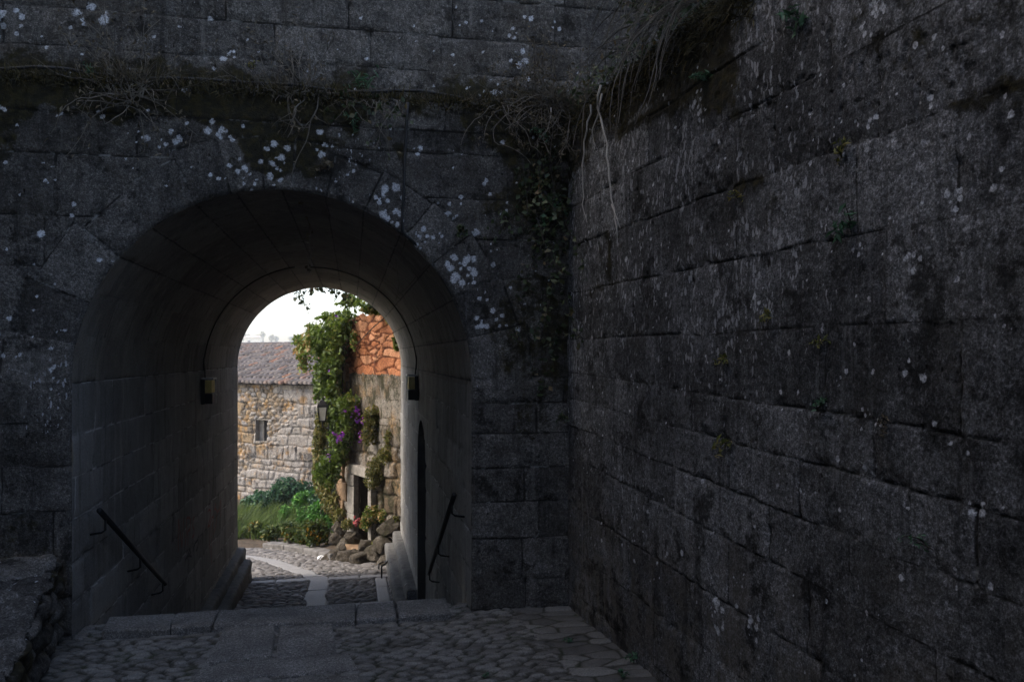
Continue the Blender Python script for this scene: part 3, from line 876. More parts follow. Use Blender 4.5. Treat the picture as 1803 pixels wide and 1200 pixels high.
RT = 3.42
ss_ = axis([(-0.1, 1.2, 0.010), (1.2, 2.4, 0.0075), (2.4, 3.9, 0.0055), (3.9, 10, 0.10)])
ws = axis([(-0.05, 0.6, 0.012), (0.6, 3.1, 0.0085), (3.1, RT, 0.012), (RT, RT + 1.2, 0.05)])
S, W = np.meshgrid(ss_, ws, indexing='ij')
Zr = np.minimum(W, RT)
lines = [(-1, 0), (0.12, -.045), (0.42, -.05), (0.72, -.055), (1.06, -.075), (1.265, -.062), (1.45, -.046), (1.635, -.039), (1.855, 0), (2.18, 0), (2.51, 0), (2.78, .02), (3.06, .01), (RT - 0.005, 0), (9, 0)]
js = [[], [.6, 1.3, 1.9, 2.7, 3.3], [.35, 1.0, 1.7, 2.25, 2.95, 3.6], [.55, 1.25, 2.05, 2.62, 3.25], [.3, .9, 1.55, 2.36, 2.86, 3.6], [.25, .8, 1.45, 2.06, 2.57, 3.40], [.5, 1.1, 1.72, 2.28, 2.97, 3.6], [.18, .8, 1.35, 1.95, 2.72, 3.35], [.4, 1.05, 1.72, 2.35, 3.03], [.7, 1.3, 2.12, 2.89, 3.34], [.3, 1.0, 1.75, 2.4, 3.0, 3.6], [.55, 1.25, 2.0, 2.75, 3.3], [.3, .95, 1.6, 2.3, 3.0], []]
rows = [(L_(*lines[k]), L_(*lines[k + 1]), js[k] + [4.2, 4.9, 5.6, 6.4, 7.1, 8, 8.8]) for k in range(len(lines) - 1)]
d, b = masonry(S, Zr, rows, seed=91, wob=0.012)
h = relief(d, b, S, Zr, 92, depth=0.008, w=0.007, off=0.005, rough=0.008)
pit = vn(S * 38, Zr * 26, 95)
h -= 0.007 * sstep(0.76, 0.9, pit) * sstep(2.0, 2.8, Zr)
SP = []
for (u, v, rp, n) in [(1535, 30, 26, 7), (1545, 12, 16, 4), (1605, 462, 15, 4), (1620, 455, 7, 1), (1592, 657, 8, 1), (1522, 725, 10, 3), (1535, 655, 7, 1), (1508, 440, 11, 2), (1475, 670, 8, 2), (1562, 388, 8, 2), (1450, 395, 9, 3), (1455, 415, 8, 2), (1512, 213, 9, 2), (1490, 150, 9, 2), (1532, 220, 11, 3), (1575, 165, 9, 2), (1632, 178, 12, 2), (1780, 200, 8, 1), (1612, 80, 9, 1), (1645, 65, 6, 1), (1660, 85, 6, 1), (1318, 62, 9, 3), (1425, 192, 8, 2), (1330, 535, 10, 3), (1265, 1085, 22, 7), (1255, 1060, 14, 4), (1325, 1110, 16, 4), (1720, 895, 14, 4), (1680, 350, 14, 5), (1545, 745, 10, 2), (1475, 215, 9, 3), (1570, 252, 7, 2), (1625, 250, 6, 1), (1770, 580, 8, 2), (1645, 745, 7, 1), (1228, 175, 16, 5), (1235, 205, 14, 5), (1110, 290, 14, 4)]:
    sc = 1.0 / F * (3.0 if u > 1400 else 4.0)
    SP += rosette(u, v, rp * 1.15, rsurf, sc, n)
for k in range(420):
    s_ = random.uniform(0, 3.6)
    SP.append((s_, random.uniform(0.5, 3.3), abs(random.gauss(0, 0.007)) + 0.004))
lich = lichens(S, Zr, SP)
hi_ = sstep(1.1, 2.4, Zr) * sstep(3.3, 1.6, S)
fleck = (0.40 + 0.5 * sstep(0.42, 0.62, fbm(S * 1.6, Zr * 0.8, 97, 4))) * hi_ + 0.26 + 0.3 * sstep(0.62, 0.75, fbm(S * 1.1, Zr * 1.1, 98, 3))
moss = 0.9 * sstep(2.75, 3.35, Zr + 0.6 * (fbm(S * 2.2, Zr * 1.2, 99, 4) - .5)) * sstep(2.5, 1.7, S) + 0.45 * sstep(0.5, 0.66, fbm(S * 2.6, Zr * 1.7, 100, 4)) * sstep(1.6, 2.3, Zr)
moss += 0.28 * sstep(0.05, 0.0, d) * sstep(0.45, 0.6, fbm(S * 3, Zr * 3, 101, 3))
over = W > RT
off = np.where(over, -(W - RT), h)
rdd = 0.03
off = np.where((~over) & (Zr > RT - rdd), off - (rdd - np.sqrt(np.maximum(rdd ** 2 - (Zr - RT + rdd) ** 2, 0))), off)
zz_ = np.where(over, RT + 0.05 * (fbm(S * 4, W * 4, 103, 3) - .5) + 0.12 * (W - RT), Zr)
P = np.stack([WX + WD[0] * S + WN[0] * off, WY + WD[1] * S + WN[1] * off, zz_], -1)
grid('wall_face', P, M['wall_side'], rwall, attrs=dict(jd=np.minimum(d, .1), blk=b, lich=lich, moss=np.clip(moss, 0, 1), fleck=np.clip(fleck * 0.85, 0, .65), dirt=sstep(1.3, 0.3, Zr + .5 * (fbm(S * 1.5, Zr * 1.5, 105, 3) - .5))))

# terrace behind the right wall
tx = axis([(0, 4.2, 0.3)])
ty = axis([(-5, 5.68, 0.3)])
X, Yg = np.meshgrid(tx, ty, indexing='ij')
xw = WX + (WY - Yg) * 0.1 + 1.05
grid('terrace_ground', np.stack([xw + X * (6.5 - xw) / 4.2, Yg, 3.53 + 0.12 * fbm(X, Yg, 3, 3)], -1), M['soil'], kind='structure')

# ================================================================== UNSEEN WALLS ADDED TO SHADE THE COURT (beside and behind the viewer)
def shade_wall(name, label, p0, p1, hgt, thick, mat):
    t = thing(name, label, 'wall', (p0[0], p0[1], 0))
    p0, p1 = np.array(p0, float), np.array(p1, float)
    Lg = np.linalg.norm(p1 - p0)
    dd = (p1 - p0) / Lg
    nn = np.array([dd[1], -dd[0]])
    s = axis([(0, Lg, 0.05)])
    z = axis([(-0.05, hgt, 0.05)])
    S, Z = np.meshgrid(s, z, indexing='ij')
    rs = np.random.default_rng(int(Lg * 100))
    zz = np.arange(-1, hgt + 1, 0.36)
    rows = [(C_(zz[k]), C_(zz[k + 1]), np.cumsum(rs.uniform(.5, 1.0, 30))) for k in range(len(zz) - 1)]
    d, b = masonry(S, Z, rows, seed=int(Lg * 7))
    h = relief(d, b, S, Z, 31)
    zero = np.zeros_like(S)
    grid('wall_face', np.stack([p0[0] + dd[0] * S + nn[0] * h, p0[1] + dd[1] * S + nn[1] * h, Z], -1), mat, t, attrs=dict(jd=np.minimum(d, .1), blk=b, lich=zero, moss=zero + .2, fleck=zero + .2))
    c = MB()
    m_ = (p0 + p1) / 2 - nn * (thick / 2 + 0.02)
    c.box((m_[0], m_[1], hgt / 2), (Lg, thick, hgt - 0.02), ((dd[0], dd[1], 0), (nn[0], nn[1], 0), (0, 0, 1)))
    c.build('wall_core', M['step'], t)
    return t


shade_wall('added_shade_wall', 'unseen high dark stone wall added on the left to shade the court', (-4.6, -6.5), (-4.6, 5.4), 11.5, 0.8, M['wall_dark'])
shade_wall('added_shade_wall', 'unseen dark stone wall added behind the viewer to cut sky light in the court', (2.6, -6.5), (-4.6, -6.5), 4.5, 0.8, M['wall_dark'])

# ================================================================== GROUND OF THE COURT
def cob_height(X, Y, sx, sy, seed, amp):
    xw = X + 0.03 * (fbm(X * 4, Y * 4, seed, 3) - .5)
    yw = Y + 0.05 * (fbm(X * 2.3, Y * 2.3, seed + 1, 3) - .5)
    dd, idn, f1 = worley(xw / sx, yw / sy, seed)
    e = np.clip(dd * 1.5, 0, 1)
    h = amp * (1 - (1 - e) ** 2.2) * (0.65 + 0.5 * idn) + 0.006 * (fbm(X * 25, Y * 25, seed + 2, 3) - .5) + 0.02 * (fbm(X * 1.2, Y * 1.2, seed + 3, 3) - .5)
    return h, idn, dd * min(sx, sy) * 0.6


xs = axis([(-2.3, 2.1, 0.0085)])
ys = axis([(3.5, 5.72, 0.0085)])
X, Y = np.meshgrid(xs, ys, indexing='ij')
h, idn, dj = cob_height(X, Y, 0.118, 0.042, 7, 0.027)
wedge = sstep(0.9, 1.25, X + 0.1 * (Y - 5.4))              # flatter worn slabs beside the right wall
h2, id2, dj2 = cob_height(X, Y, 0.22, 0.11, 17, 0.014)
h = h * (1 - wedge) + h2 * wedge
idn = np.where(wedge > .5, id2, idn)
dj = np.where(wedge > .5, dj2, dj)
h -= 0.03 * sstep(5.30, 5.45, Y) * sstep(1.0, .5, X) * (Y < 9)
grid('ground', np.stack([X, Y, h - 0.015], -1), M['cobble'], kind='structure', attrs=dict(jd=np.minimum(dj, .05), blk=idn, slab=0 * X))
xs = axis([(-5.2, 3.4, 0.05)])
ys = axis([(-7, 3.52, 0.05)])
X, Y = np.meshgrid(xs, ys, indexing='ij')
h, idn, dj = cob_height(X, Y, 0.20, 0.10, 7, 0.018)
grid('court_ground', np.stack([X, Y, h - 0.020], -1), M['cobble'], kind='structure', attrs=dict(jd=np.minimum(dj, .05), blk=idn, slab=0 * X))


def slab_obj(name, polys, z0, z1, mat, kind='structure', bev=0.012):
    g = MB()
    for poly in polys:
        pl = [(p[0] + random.uniform(-.008, .008), p[1] + random.uniform(-.008, .008)) for p in poly]
        c = sum(np.array(q) for q in pl) / len(pl)
        # order counter-clockwise
        pl.sort(key=lambda q: math.atan2(q[1] - c[1], q[0] - c[0]))
        # extra edge points so that the outline wobbles
        fine_ = []
        for i, q in enumerate(pl):
            w = pl[(i + 1) % len(pl)]
            for k in range(4):
                f = k / 4
                jx = 0 if k == 0 else random.uniform(-.006, .006)
                fine_.append((q[0] + (w[0] - q[0]) * f + jx, q[1] + (w[1] - q[1]) * f + jx))
        g.prism(fine_, z0, z1 + random.uniform(-.003, .003))
    return g.build(name, mat, kind=kind, bevel=bev)


q = lambda pts, z=0.012: [tuple(on_z(u, v, z)[:2]) for u, v in pts]
slab_obj('path', [q([(395, 1101), (487, 1097), (481, 1154), (362, 1165)]), q([(494, 1097), (586, 1091), (592, 1149), (488, 1156)]), q([(357, 1172), (480, 1160), (612, 1149), (632, 1178), (470, 1190), (332, 1200)]),
                  q([(325, 1206), (470, 1196), (632, 1184), (640, 1235), (470, 1250), (300, 1262)])], -0.12, 0.014, M['slab'])
thr = [(178, 1108, 190, 1084), (301, 1105, 309, 1078), (373, 1100, 386, 1073), (625, 1089, 627, 1061), (699, 1083, 697, 1056), (795, 1077, 789, 1051)]
polys = []
for a, c in zip(thr[:-1], thr[1:]):
    polys.append(q([(a[0] + 1, a[1]), (c[0] - 1, c[1]), (c[2] - 1, c[3]), (a[2] + 1, a[3])], 0.03))
slab_obj('doorstep', polys, -0.15, 0.030, M['slab'], bev=0.014)
# side pieces filling the threshold to the jambs
slab_obj('doorstep_filler', [[(XL + .01, 5.50), (-1.66, 5.47), (-1.64, 5.74), (XL + .01, 5.74)], [(.735, 5.42), (XR - .01, 5.47), (XR - .01, 5.74), (.735, 5.74)]], -0.15, -0.022, M['slab'], bev=0.014)

# ---- stairs going down in the passage
g = MB()
for k in range(1, 9):
    z = -0.17 * k
    y0_ = 5.745 + 0.30 * (k - 1)
    xsj = [XL + 0.005, -1.05 + 0.1 * (k % 2), -.35 - 0.12 * (k % 3), .25, XR - 0.005]
    for a, c in zip(xsj[:-1], xsj[1:]):
        g.box(((a + c) / 2, y0_ + 0.16, z - 0.25), (c - a - 0.006, 0.335, 0.5), jit=0.003)
g.build('stairs', M['step'], kind='structure', bevel=0.012)

# ---- floor of the passage and the lane beyond, one sloping sheet
def lane_z(y):
    return np.where(y < 12.8, -1.36 - 0.063 * (y - 8.2), -1.65 - 0.13 * (y - 12.8))


def seg_dist(X, Y, pts):
    dmin = np.full(X.shape, 99.0)
    for (ax_, ay_), (bx_, by_) in zip(pts[:-1], pts[1:]):
        vx, vy = bx_ - ax_, by_ - ay_
        t = np.clip(((X - ax_) * vx + (Y - ay_) * vy) / (vx * vx + vy * vy), 0, 1)
        dmin = np.minimum(dmin, np.hypot(X - ax_ - t * vx, Y - ay_ - t * vy))
    return dmin


def lane_pt(u, v):
    t = 14.0
    for k in range(40):
        p = at_t(u, v, t)
        t = (EYE - float(lane_z(p[1]))) / ((v - HZ) / F)
    return at_t(u, v, t)


strip = [(-.47, 7.5), (-.47, 10.5), (-.49, 12.5)] + [tuple(lane_pt(u, v)[:2]) for u, v in ((525, 1004), (490, 991), (450, 981), (415, 978))]
strip += [(strip[-1][0] - 3, strip[-1][1] + .2)]
xs = axis([(-6.5, -2.4, 0.06), (-2.4, 0.9, 0.0135), (0.9, 3.0, 0.1)])
ys = axis([(8.1, 10.0, 0.03), (10.0, 13.2, 0.0125), (13.2, 18.0, 0.020), (18, 24, 0.1)])
X, Y = np.meshgrid(xs, ys, indexing='ij')
h, idn, dj = cob_height(X, Y, 0.16, 0.075, 57, 0.042)
ds = seg_dist(X, Y, strip)
ds = ds + 0.05 * (fbm(X * 3, Y * 3, 77, 3) - .5) * 2
sl = (ds < 0.145).astype(float)
jy = np.abs(((Y + 0.1) % 0.95) - 0.475)
cross = ((np.abs(Y - 12.55 + .08 * (fbm(X * 2, Y * 0, 78, 3) - .5)) < 0.10)).astype(float) * (sl < .5)
cross2 = ((np.abs(Y - 10.75) < 0.13) & (X > -1.15)).astype(float) * (sl < .5)
gut = ((np.abs(X - 0.42) < 0.09) & (Y < 12.4)).astype(float) * (cross < .5)
jx = np.abs(((X + .2) % 0.62) - .31)
slab = np.clip(sl + cross + cross2 + gut, 0, 1)
djs = np.where(sl > 0, np.minimum(0.145 - ds, jy), np.where(cross + cross2 > 0, np.minimum(jx, np.where(cross > 0, 0.10 - np.abs(Y - 12.55), .13 - np.abs(Y - 10.75))), np.minimum(.09 - np.abs(X - .42), jy)))
hs = 0.026 - 0.02 * sstep(0.02, 0, djs) + 0.006 * fbm(X * 6, Y * 6, 4, 3)
h = np.where(slab > 0, hs, h)
dj = np.where(slab > 0, djs, dj)
idn = np.where(slab > 0, vn(X * 1.4, Y * 1.4, 3), idn)
grid('road', np.stack([X, Y, lane_z(Y) + h - 0.02], -1), M['road'], kind='structure', attrs=dict(jd=np.clip(dj, 0, .05), blk=idn, slab=slab))

# ================================================================== LOW STONE BANK on the left
bank = thing('stone_bank', 'low sloping stone bank with an uneven mossy top at the left of the court', 'low wall', (-1.9, 4.6, 0))
yy = axis([(1.6, 5.47, 0.012)])
ww = axis([(0, 0.5, 0.012), (0.5, 2.0, 0.015), (2.0, 3.3, 0.08)])
Yg, Wg = np.meshgrid(yy, ww, indexing='ij')
tz = 0.50 - 0.14 * (5.48 - Yg) + 0.02 * (fbm(Yg * 3, Yg * 0, 5, 3) - .5)
tz = np.maximum(tz, 0.06)
side = np.clip(Wg / 0.5, 0, 1)
xb = -1.80 + 0.185 * (5.6 - Yg)
dside, idside, _ = worley(Yg / 0.26, side * tz / 0.12 + 3, 111)
hsid = 0.045 * np.clip(dside * 1.6, 0, 1) + 0.03 * (fbm(Yg * 6, side * 4, 6, 4) - .5)
xt = -np.maximum(Wg - 0.5, 0)
xtop = xb + xt
ywp = Yg + 0.06 * (fbm(xt * 3, Yg * 3, 8, 3) - .5)
dtop, idtop, _ = worley(xt / 0.34, ywp / 0.20, 112)
htop = 0.035 * (1 - (1 - np.clip(dtop * 1.8, 0, 1)) ** 2) + 0.03 * (fbm(xt * 4, Yg * 4, 9, 4) - .5) + 0.012 * (idtop - .5)
isside = Wg < 0.5
edge = np.exp(-((Wg - 0.5) / 0.035) ** 2)
Xb = np.where(isside, xb + hsid - 0.02 - 0.03 * edge, xtop - 0.02 * edge)
Zb = np.where(isside, side * (tz + 0.015), tz + htop - 0.01) - 0.025 * edge - 0.01
dj = np.where(isside, dside * 0.09, dtop * 0.15)
zero = 0 * Yg
LS = []
for k in range(60):
    LS.append((random.uniform(3.5, 5.45), random.uniform(0.45, 1.5), abs(random.gauss(0, .008)) + .005))
grid('bank_stones', np.stack([Xb, Yg, Zb], -1), M['wall_dark'], bank, attrs=dict(jd=np.minimum(dj, .1), blk=np.where(isside, idside, idtop), lich=lichens(Yg, Wg, LS), moss=zero + .15 + .5 * isside * sstep(.4, .6, fbm(Yg * 3, Wg * 5, 9, 3)), fleck=zero + 0.1), flip=True)

# ================================================================== HANDRAILS
def handrail(label, p_top, p_bot, wallx, sgn):
    t = thing('handrail', label, 'handrail', tuple(p_top), 'handrails of the passage stairs')
    a, c = np.array(p_top), np.array(p_bot)
    g = MB()
    g.tube([a, a + (c - a) * .5, c], 0.019, n=10)
    g.build('rail', M['iron'], t, smooth=True)
    for f in (0.07, 0.55, 0.95):
        p = a + (c - a) * f
        g = MB()
        k1 = p + np.array([0, 0, -0.012])
        k2 = p + np.array([0, -0.005, -0.085])
        k3 = p + np.array([-sgn * 0.02, -0.01, -0.10])
        k4 = np.array([wallx + 0.0 * sgn, p[1] - 0.02, p[2] - 0.11])
        g.tube([k1, k2, k3, k4], 0.008, n=6)
        g.build('bracket', M['iron'], t, smooth=True)
    return t


def on_x(u, v, x):
    return on_plane(u, v, (x, 0), (1, 0))


handrail('thin black iron handrail sloping down the left passage wall', on_x(175, 898, XL + 0.09), on_x(291, 1027, XL + 0.09), XL, 1)
handrail('thin black iron handrail sloping down the right passage wall', on_x(800, 870, XR - 0.09), on_x(755, 1009, XR - 0.09), XR, -1)

# ================================================================== PASSAGE LAMPS with their cables
def wall_lamp(label, u, v, wallx, sgn, vt, vb, pts_cable, clabel, Y):
    zt, zb = on_x(u, vt, wallx)[2], on_x(u, vb, wallx)[2]
    hgt = zt - zb
    t = thing('wall_lamp', label, 'lamp', (wallx, Y, (zt + zb) / 2), 'lamps on the passage walls')
    zc_ = (zt + zb) / 2
    dep, wid = 0.13, 0.24
    g = MB()
    g.box((wallx + sgn * 0.02, Y, zc_), (0.05, wid, hgt))
    g.box((wallx + sgn * dep * .56, Y, zb + hgt * .22), (dep * .86, wid * .96, hgt * .40))
    g.build('housing', M['iron'], t, bevel=0.006)
    g = MB()
    g.box((wallx + sgn * dep * .54, Y, zb + hgt * .70), (dep * .80, wid * .88, hgt * .50))
    g.build('lamp_glass', M['lampglass'], t, bevel=0.01)
    g = MB()
    g.box((wallx + sgn * dep * .55, Y, zt + 0.006), (dep * 1.06, wid * 1.03, 0.018))
    g.box((wallx + sgn * dep * 0.97, Y + wid * .5, zc_), (0.018, 0.010, hgt * 0.97))
    g.build('frame', M['steel'], t, bevel=0.003)
    c = MB()
    c.tube([np.array(p) for p in pts_cable], 0.008, n=6)
    co = c.build('cable', M['cable'], smooth=True)
    co['label'] = clabel
    co['category'] = 'cable'
    return t


def ring_cable(Y, a0, a1, zend):
    pts = []
    for k in range(26):
        a = math.radians(a0 + (a1 - a0) * k / 25)
        pts.append((CX + (R - 0.012) * math.cos(a), Y + 0.02 * math.sin(5 * a), ZS + (R - 0.012) * math.sin(a)))
    pts.append((CX + (R - 0.012) * (1 if a1 < 90 else -1), Y, zend + 0.25))
    pts.append((CX + (R - 0.03) * (1 if a1 < 90 else -1), Y, zend))
    return pts


YLA = 10.0
zt_l = on_x(350, 668, XL)[2]
wall_lamp('boxy lamp with amber glass on the left passage wall', 350, 690, XL, 1, 668, 713, ring_cable(YLA, 100, 180, zt_l), 'black cable running up the left of the vault to a lamp', YLA)
wall_lamp('boxy lamp with amber glass on the right passage wall', 733, 681, XR, -1, 660, 702, ring_cable(YLA + .15, 92, 0, on_x(733, 660, XR)[2]), 'black cable running up the right of the vault to a lamp', YLA + .15)

# cable down the arch front from the ledge
c = MB()
c.tube([on_y(718, 180, YF - .06), on_y(716, 210, YF - .05), on_y(713, 270, YF - .035), on_y(711, 330, YF - .03), on_y(708, 385, YF - .03), on_y(709, 408, YF - .03), on_y(716, 416, YF - .02), on_y(745, 440, YF + .02)], 0.010, n=6)
o = c.build('cable', M['cable'], smooth=True)
o['label'] = 'black cable hanging straight down the wall from the ledge to the arch edge'
o['category'] = 'cable'
c = MB()
pts = []
for k in range(30):
    x = -3.2 + 4.6 * k / 29
    pts.append((x, YF + .03 + .03 * math.sin(k * 1.3), LEDGE + .045 + .012 * math.sin(k * .9)))
c.tube(pts, 0.011, n=6)
o = c.build('cable', M['cable'], smooth=True)
o['label'] = 'black cable lying along the mossy ledge above the arch'
o['category'] = 'cable'

# ================================================================== PLANT HELPERS
def leaves(name, C, size, mat, parent=None, kind=None, up=0.4, aspect=0.55, droop=0.25, rnd=None, sj=0.35):
    C = np.asarray(C, float).reshape(-1, 3)
    n = len(C)
    ax = RNG.normal(size=(n, 3))
    ax[:, 2] -= droop
    ax /= np.linalg.norm(ax, axis=1, keepdims=True)
    nr = RNG.normal(size=(n, 3)) * (1 - up) + np.array([0, -0.3, 1.0]) * up
    sd_ = np.cross(ax, nr)
    sd_ /= (np.linalg.norm(sd_, axis=1, keepdims=True) + 1e-9)
    nr = np.cross(sd_, ax)
    s = (size * (1 + sj * RNG.uniform(-1, 1, n)))[:, None]
    a = C - ax * s * .5
    tip = C + ax * s * .5 - nr * s * .12
    l = C + sd_ * s * aspect * .5 + nr * s * .10
    r_ = C - sd_ * s * aspect * .5 + nr * s * .10
    V = np.stack([a, l, tip, r_], 1).reshape(-1, 3)
    i = np.arange(n) * 4
    Fc = np.concatenate([np.stack([i, i + 1, i + 2], 1), np.stack([i, i + 2, i + 3], 1)])
    rv = RNG.random(n) if rnd is None else np.asarray(rnd)
    return mesh_np(name, V, Fc, mat, parent, kind, dict(rnd=np.repeat(rv, 4)), smooth=False)


def blades(name, base, tip, width, mat, parent=None, kind=None, bend=0.25, seg=4):
    """thin curved blades from base points to tips"""
    base, tip = np.asarray(base, float), np.asarray(tip, float)
    n = len(base)
    dv = tip - base
    L = np.linalg.norm(dv, axis=1, keepdims=True)
    sdv = np.cross(dv, RNG.normal(size=(n, 3)))
    sdv /= (np.linalg.norm(sdv, axis=1, keepdims=True) + 1e-9)
    sag = np.array([0, 0, 1.0]) * L * bend
    V, Fc = [], []
    for k in range(seg + 1):
        f = k / seg
        p = base + dv * f + sag * (f * (1 - f))
        w = width * (1 - f * 0.85)
        V += [p - sdv * w, p + sdv * w]
    V = np.stack(V, 1)
    m = 2 * (seg + 1)
    i = np.arange(n)[:, None] * m
    for k in range(seg):
        Fc.append(i + np.array([2 * k, 2 * k + 1, 2 * k + 3, 2 * k + 2]))
    Fc = np.concatenate(Fc)
    return mesh_np(name, V.reshape(-1, 3), Fc, mat, parent, kind, dict(rnd=np.repeat(RNG.random(n), m)), smooth=False)


def wander(p, d, length, step, wig, grav=0.0, pull=None):
    pts = [np.array(p, float)]
    d = np.array(d, float)
    d /= np.linalg.norm(d)
    for k in range(int(length / step)):
        d = d + RNG.normal(size=3) * wig
        d[2] -= grav
        if pull is not None:
            d += np.array(pull)
        d /= np.linalg.norm(d)
        pts.append(pts[-1] + d * step)
    return pts


def blob(cs, n, shell=0.45, lumps=0.36):
    """n points in a union of ellipsoids ((centre), (rx,ry,rz), weight), denser at the shell"""
    w = np.array([c[2] for c in cs], float)
    w /= w.sum()
    out = []
    for (c, r, _), k in zip(cs, (w * n).astype(int)):
        v = RNG.normal(size=(k, 3))
        v /= np.linalg.norm(v, axis=1, keepdims=True)
        rad = RNG.random(k)[:, None] ** shell
        lump = 1.0 - lumps / 2 + lumps * vn(v[:, 0] * 3 + c[0] * 5, v[:, 2] * 3 + v[:, 1] * 2, 5)[:, None]
        out.append(np.array(c) + v * rad * lump * np.array(r))
    return np.concatenate(out)


# ================================================================== THE HOUSE WITH THE ORANGE WALL
A2, C2 = np.array([0.87, 13.80]), np.array([-0.24, 16.40])
hd = (C2 - A2) / np.linalg.norm(C2 - A2)
hn = np.array([-hd[1], hd[0]])                       # faces the lane
HL = np.linalg.norm(C2 - A2)
house = thing('stone_house', 'weathered stone house with a raw orange rubble upper wall beside the lane', 'house', (C2[0], C2[1], -2.2))


def hsurf(u, v):
    p = on_plane(u, v, A2, hn)
    return (float((p[:2] - A2) @ hd), float(p[2]))


def hpoint(s, z, o=0.0):
    return np.array([A2[0] + hd[0] * s + hn[0] * o, A2[1] + hd[1] * s + hn[1] * o, z])


ZO = hsurf(655, 657)[1]
ZT = hsurf(660, 549)[1]
sA, sB = hsurf(656, 900)[0], hsurf(633, 900)[0]       # doorway
dz0, dz1 = hsurf(645, 958)[1], hsurf(645, 838)[1]
print('house', ZO, ZT, sA, sB, dz0, dz1, HL)
s = axis([(-0.3, HL, 0.016)])
z = axis([(-2.6, ZO, 0.018)])
S, Z = np.meshgrid(s, z, indexing='ij')
rs = np.random.default_rng(15)
zz = np.cumsum(rs.uniform(.13, .36, 26)) - 3.2
rows = [(C_(zz[k]), C_(zz[k + 1]), np.cumsum(rs.uniform(.16, .6, 24)) - 1) for k in range(len(zz) - 1)]
d1, id1 = masonry(S, Z, rows, wob=0.06, seed=131)
dd1 = d1 / 0.16
h = (-0.04 * sstep(0.05, 0.0, d1) + 0.04 * (id1 - .5)) * sstep(0.9, -0.3, Z) + (0.03 + 0.07 * sstep(0.3, -.6, Z)) * (fbm(S * 6, Z * 6, 6, 5) - .5)
indoor = (S > sA) & (S < sB) & (Z > dz0) & (Z < dz1)
keep = ~(indoor[:-1, :-1] & indoor[1:, :-1] & indoor[:-1, 1:] & indoor[1:, 1:])
wash = sstep(0.0, 0.9, Z) * 0.38 + 0.3 * fbm(S * 2, Z * 2, 7, 3)
P = np.stack([A2[0] + hd[0] * S + hn[0] * h, A2[1] + hd[1] * S + hn[1] * h, Z], -1)
grid('lower_wall', P, M['rubble_grey'], house, attrs=dict(jd=np.minimum(dd1 * 0.16, .1), blk=id1, wash=wash), keep=keep, flip=True)
z = axis([(ZO - 0.02, ZT, 0.014)])
S, Z = np.meshgrid(s, z, indexing='ij')
sw = S + .10 * (fbm(S * 3, Z * 3, 14, 3) - .5)
zw = Z + .10 * (fbm(S * 3, Z * 3, 15, 3) - .5)
sw = sw + .05 * (fbm(S * 11, Z * 11, 19, 2) - .5)
zw = zw + .03 * (fbm(S * 12, Z * 12, 20, 2) - .5)
dd1, id1, _ = worley(sw / 0.78, zw / 0.17, 141, 1.0)
dd2, id2, _ = worley(sw / 0.33, zw / 0.085, 142, 1.0)
pick = fbm(S * 1.7, Z * 2.5, 16, 3) > 0.50
dd1 = np.where(pick, dd2 * 0.35, dd1)
id1 = np.where(pick, id2, id1)
h = 0.022 * (1 - (1 - np.clip(dd1 * 4.0, 0, 1)) ** 2) + 0.05 * (fbm(S * 7, Z * 7, 17, 5) - .5) + 0.02 * (id1 - .5) - 0.01
tz = np.minimum(Z, ZT - 0.10 + 0.12 * fbm(S * 4, S * 0, 18, 3) - 0.05 * (S > HL * 0.75))
P = np.stack([A2[0] + hd[0] * S + hn[0] * h, A2[1] + hd[1] * S + hn[1] * h, tz], -1)
grid('upper_wall', P, M['rubble_orange'], house, attrs=dict(jd=np.minimum(dd1 * 0.11, .1), blk=id1, wash=0 * S), flip=True)
# core, back and top
g = MB()
bk = -hn
p = [A2 - hd * .3 + bk * .02, C2 + bk * .02, C2 + bk * 3.5, A2 - hd * .3 + bk * 3.5]
g2 = [(*x, ZT - 0.12) for x in p] + [(*x, -3.0) for x in p]
g.add(g2, [(0, 1, 2, 3), (1, 5, 6, 2), (2, 6, 7, 3), (3, 7, 4, 0)])
g.build('rear_walls', M['rubble_grey'], house)
# corner quoins
g = MB()
zq = -2.4
k = 0
while zq < ZO + 0.35:
    hq = 0.30 + 0.14 * random.random()
    ln = 0.30 if k % 2 else 0.48
    c_ = hpoint(HL - ln / 2 + 0.02, zq + hq / 2, 0.02)
    g.box(c_, (ln, 0.10, hq - 0.012), ((*hd, 0), (*hn, 0), (0, 0, 1)), jit=0.008)
    zq += hq
    k += 1
g.build('quoins', M['quoin'], house, bevel=0.015)
# doorway surround, recess, sill
g = MB()
sm = (sA + sB) / 2
zz1 = dz0
while zz1 < dz1 - 0.02:
    hq = min(0.52, dz1 - zz1)
    g.box(hpoint(sB + 0.16, zz1 + hq / 2, 0.05), (0.30, 0.14, hq - 0.01), ((*hd, 0), (*hn, 0), (0, 0, 1)), jit=.006)
    g.box(hpoint(sA - 0.07, zz1 + hq / 2, 0.04), (0.14, 0.12, hq - 0.01), ((*hd, 0), (*hn, 0), (0, 0, 1)), jit=.006)
    zz1 += hq
g.box(hpoint(sm, dz1 + 0.09, 0.045), (sB - sA + .5, 0.13, 0.18), ((*hd, 0), (*hn, 0), (0, 0, 1)), jit=.006)
g.build('door_surround', M['granite_trim'], house, bevel=0.012)
g = MB()
g.box(hpoint(sm, (dz0 + dz1) / 2, -0.62), (sB - sA + .02, 0.05, dz1 - dz0), ((*hd, 0), (*hn, 0), (0, 0, 1)))
for k in (-1, 0, 1):
    g.box(hpoint(sm + k * (sB - sA) / 3.2, (dz0 + dz1) / 2, -0.585), ((sB - sA) / 3.6, 0.03, dz1 - dz0 - .04), ((*hd, 0), (*hn, 0), (0, 0, 1)))
g.build('door', M['wood'], house)
g = MB()
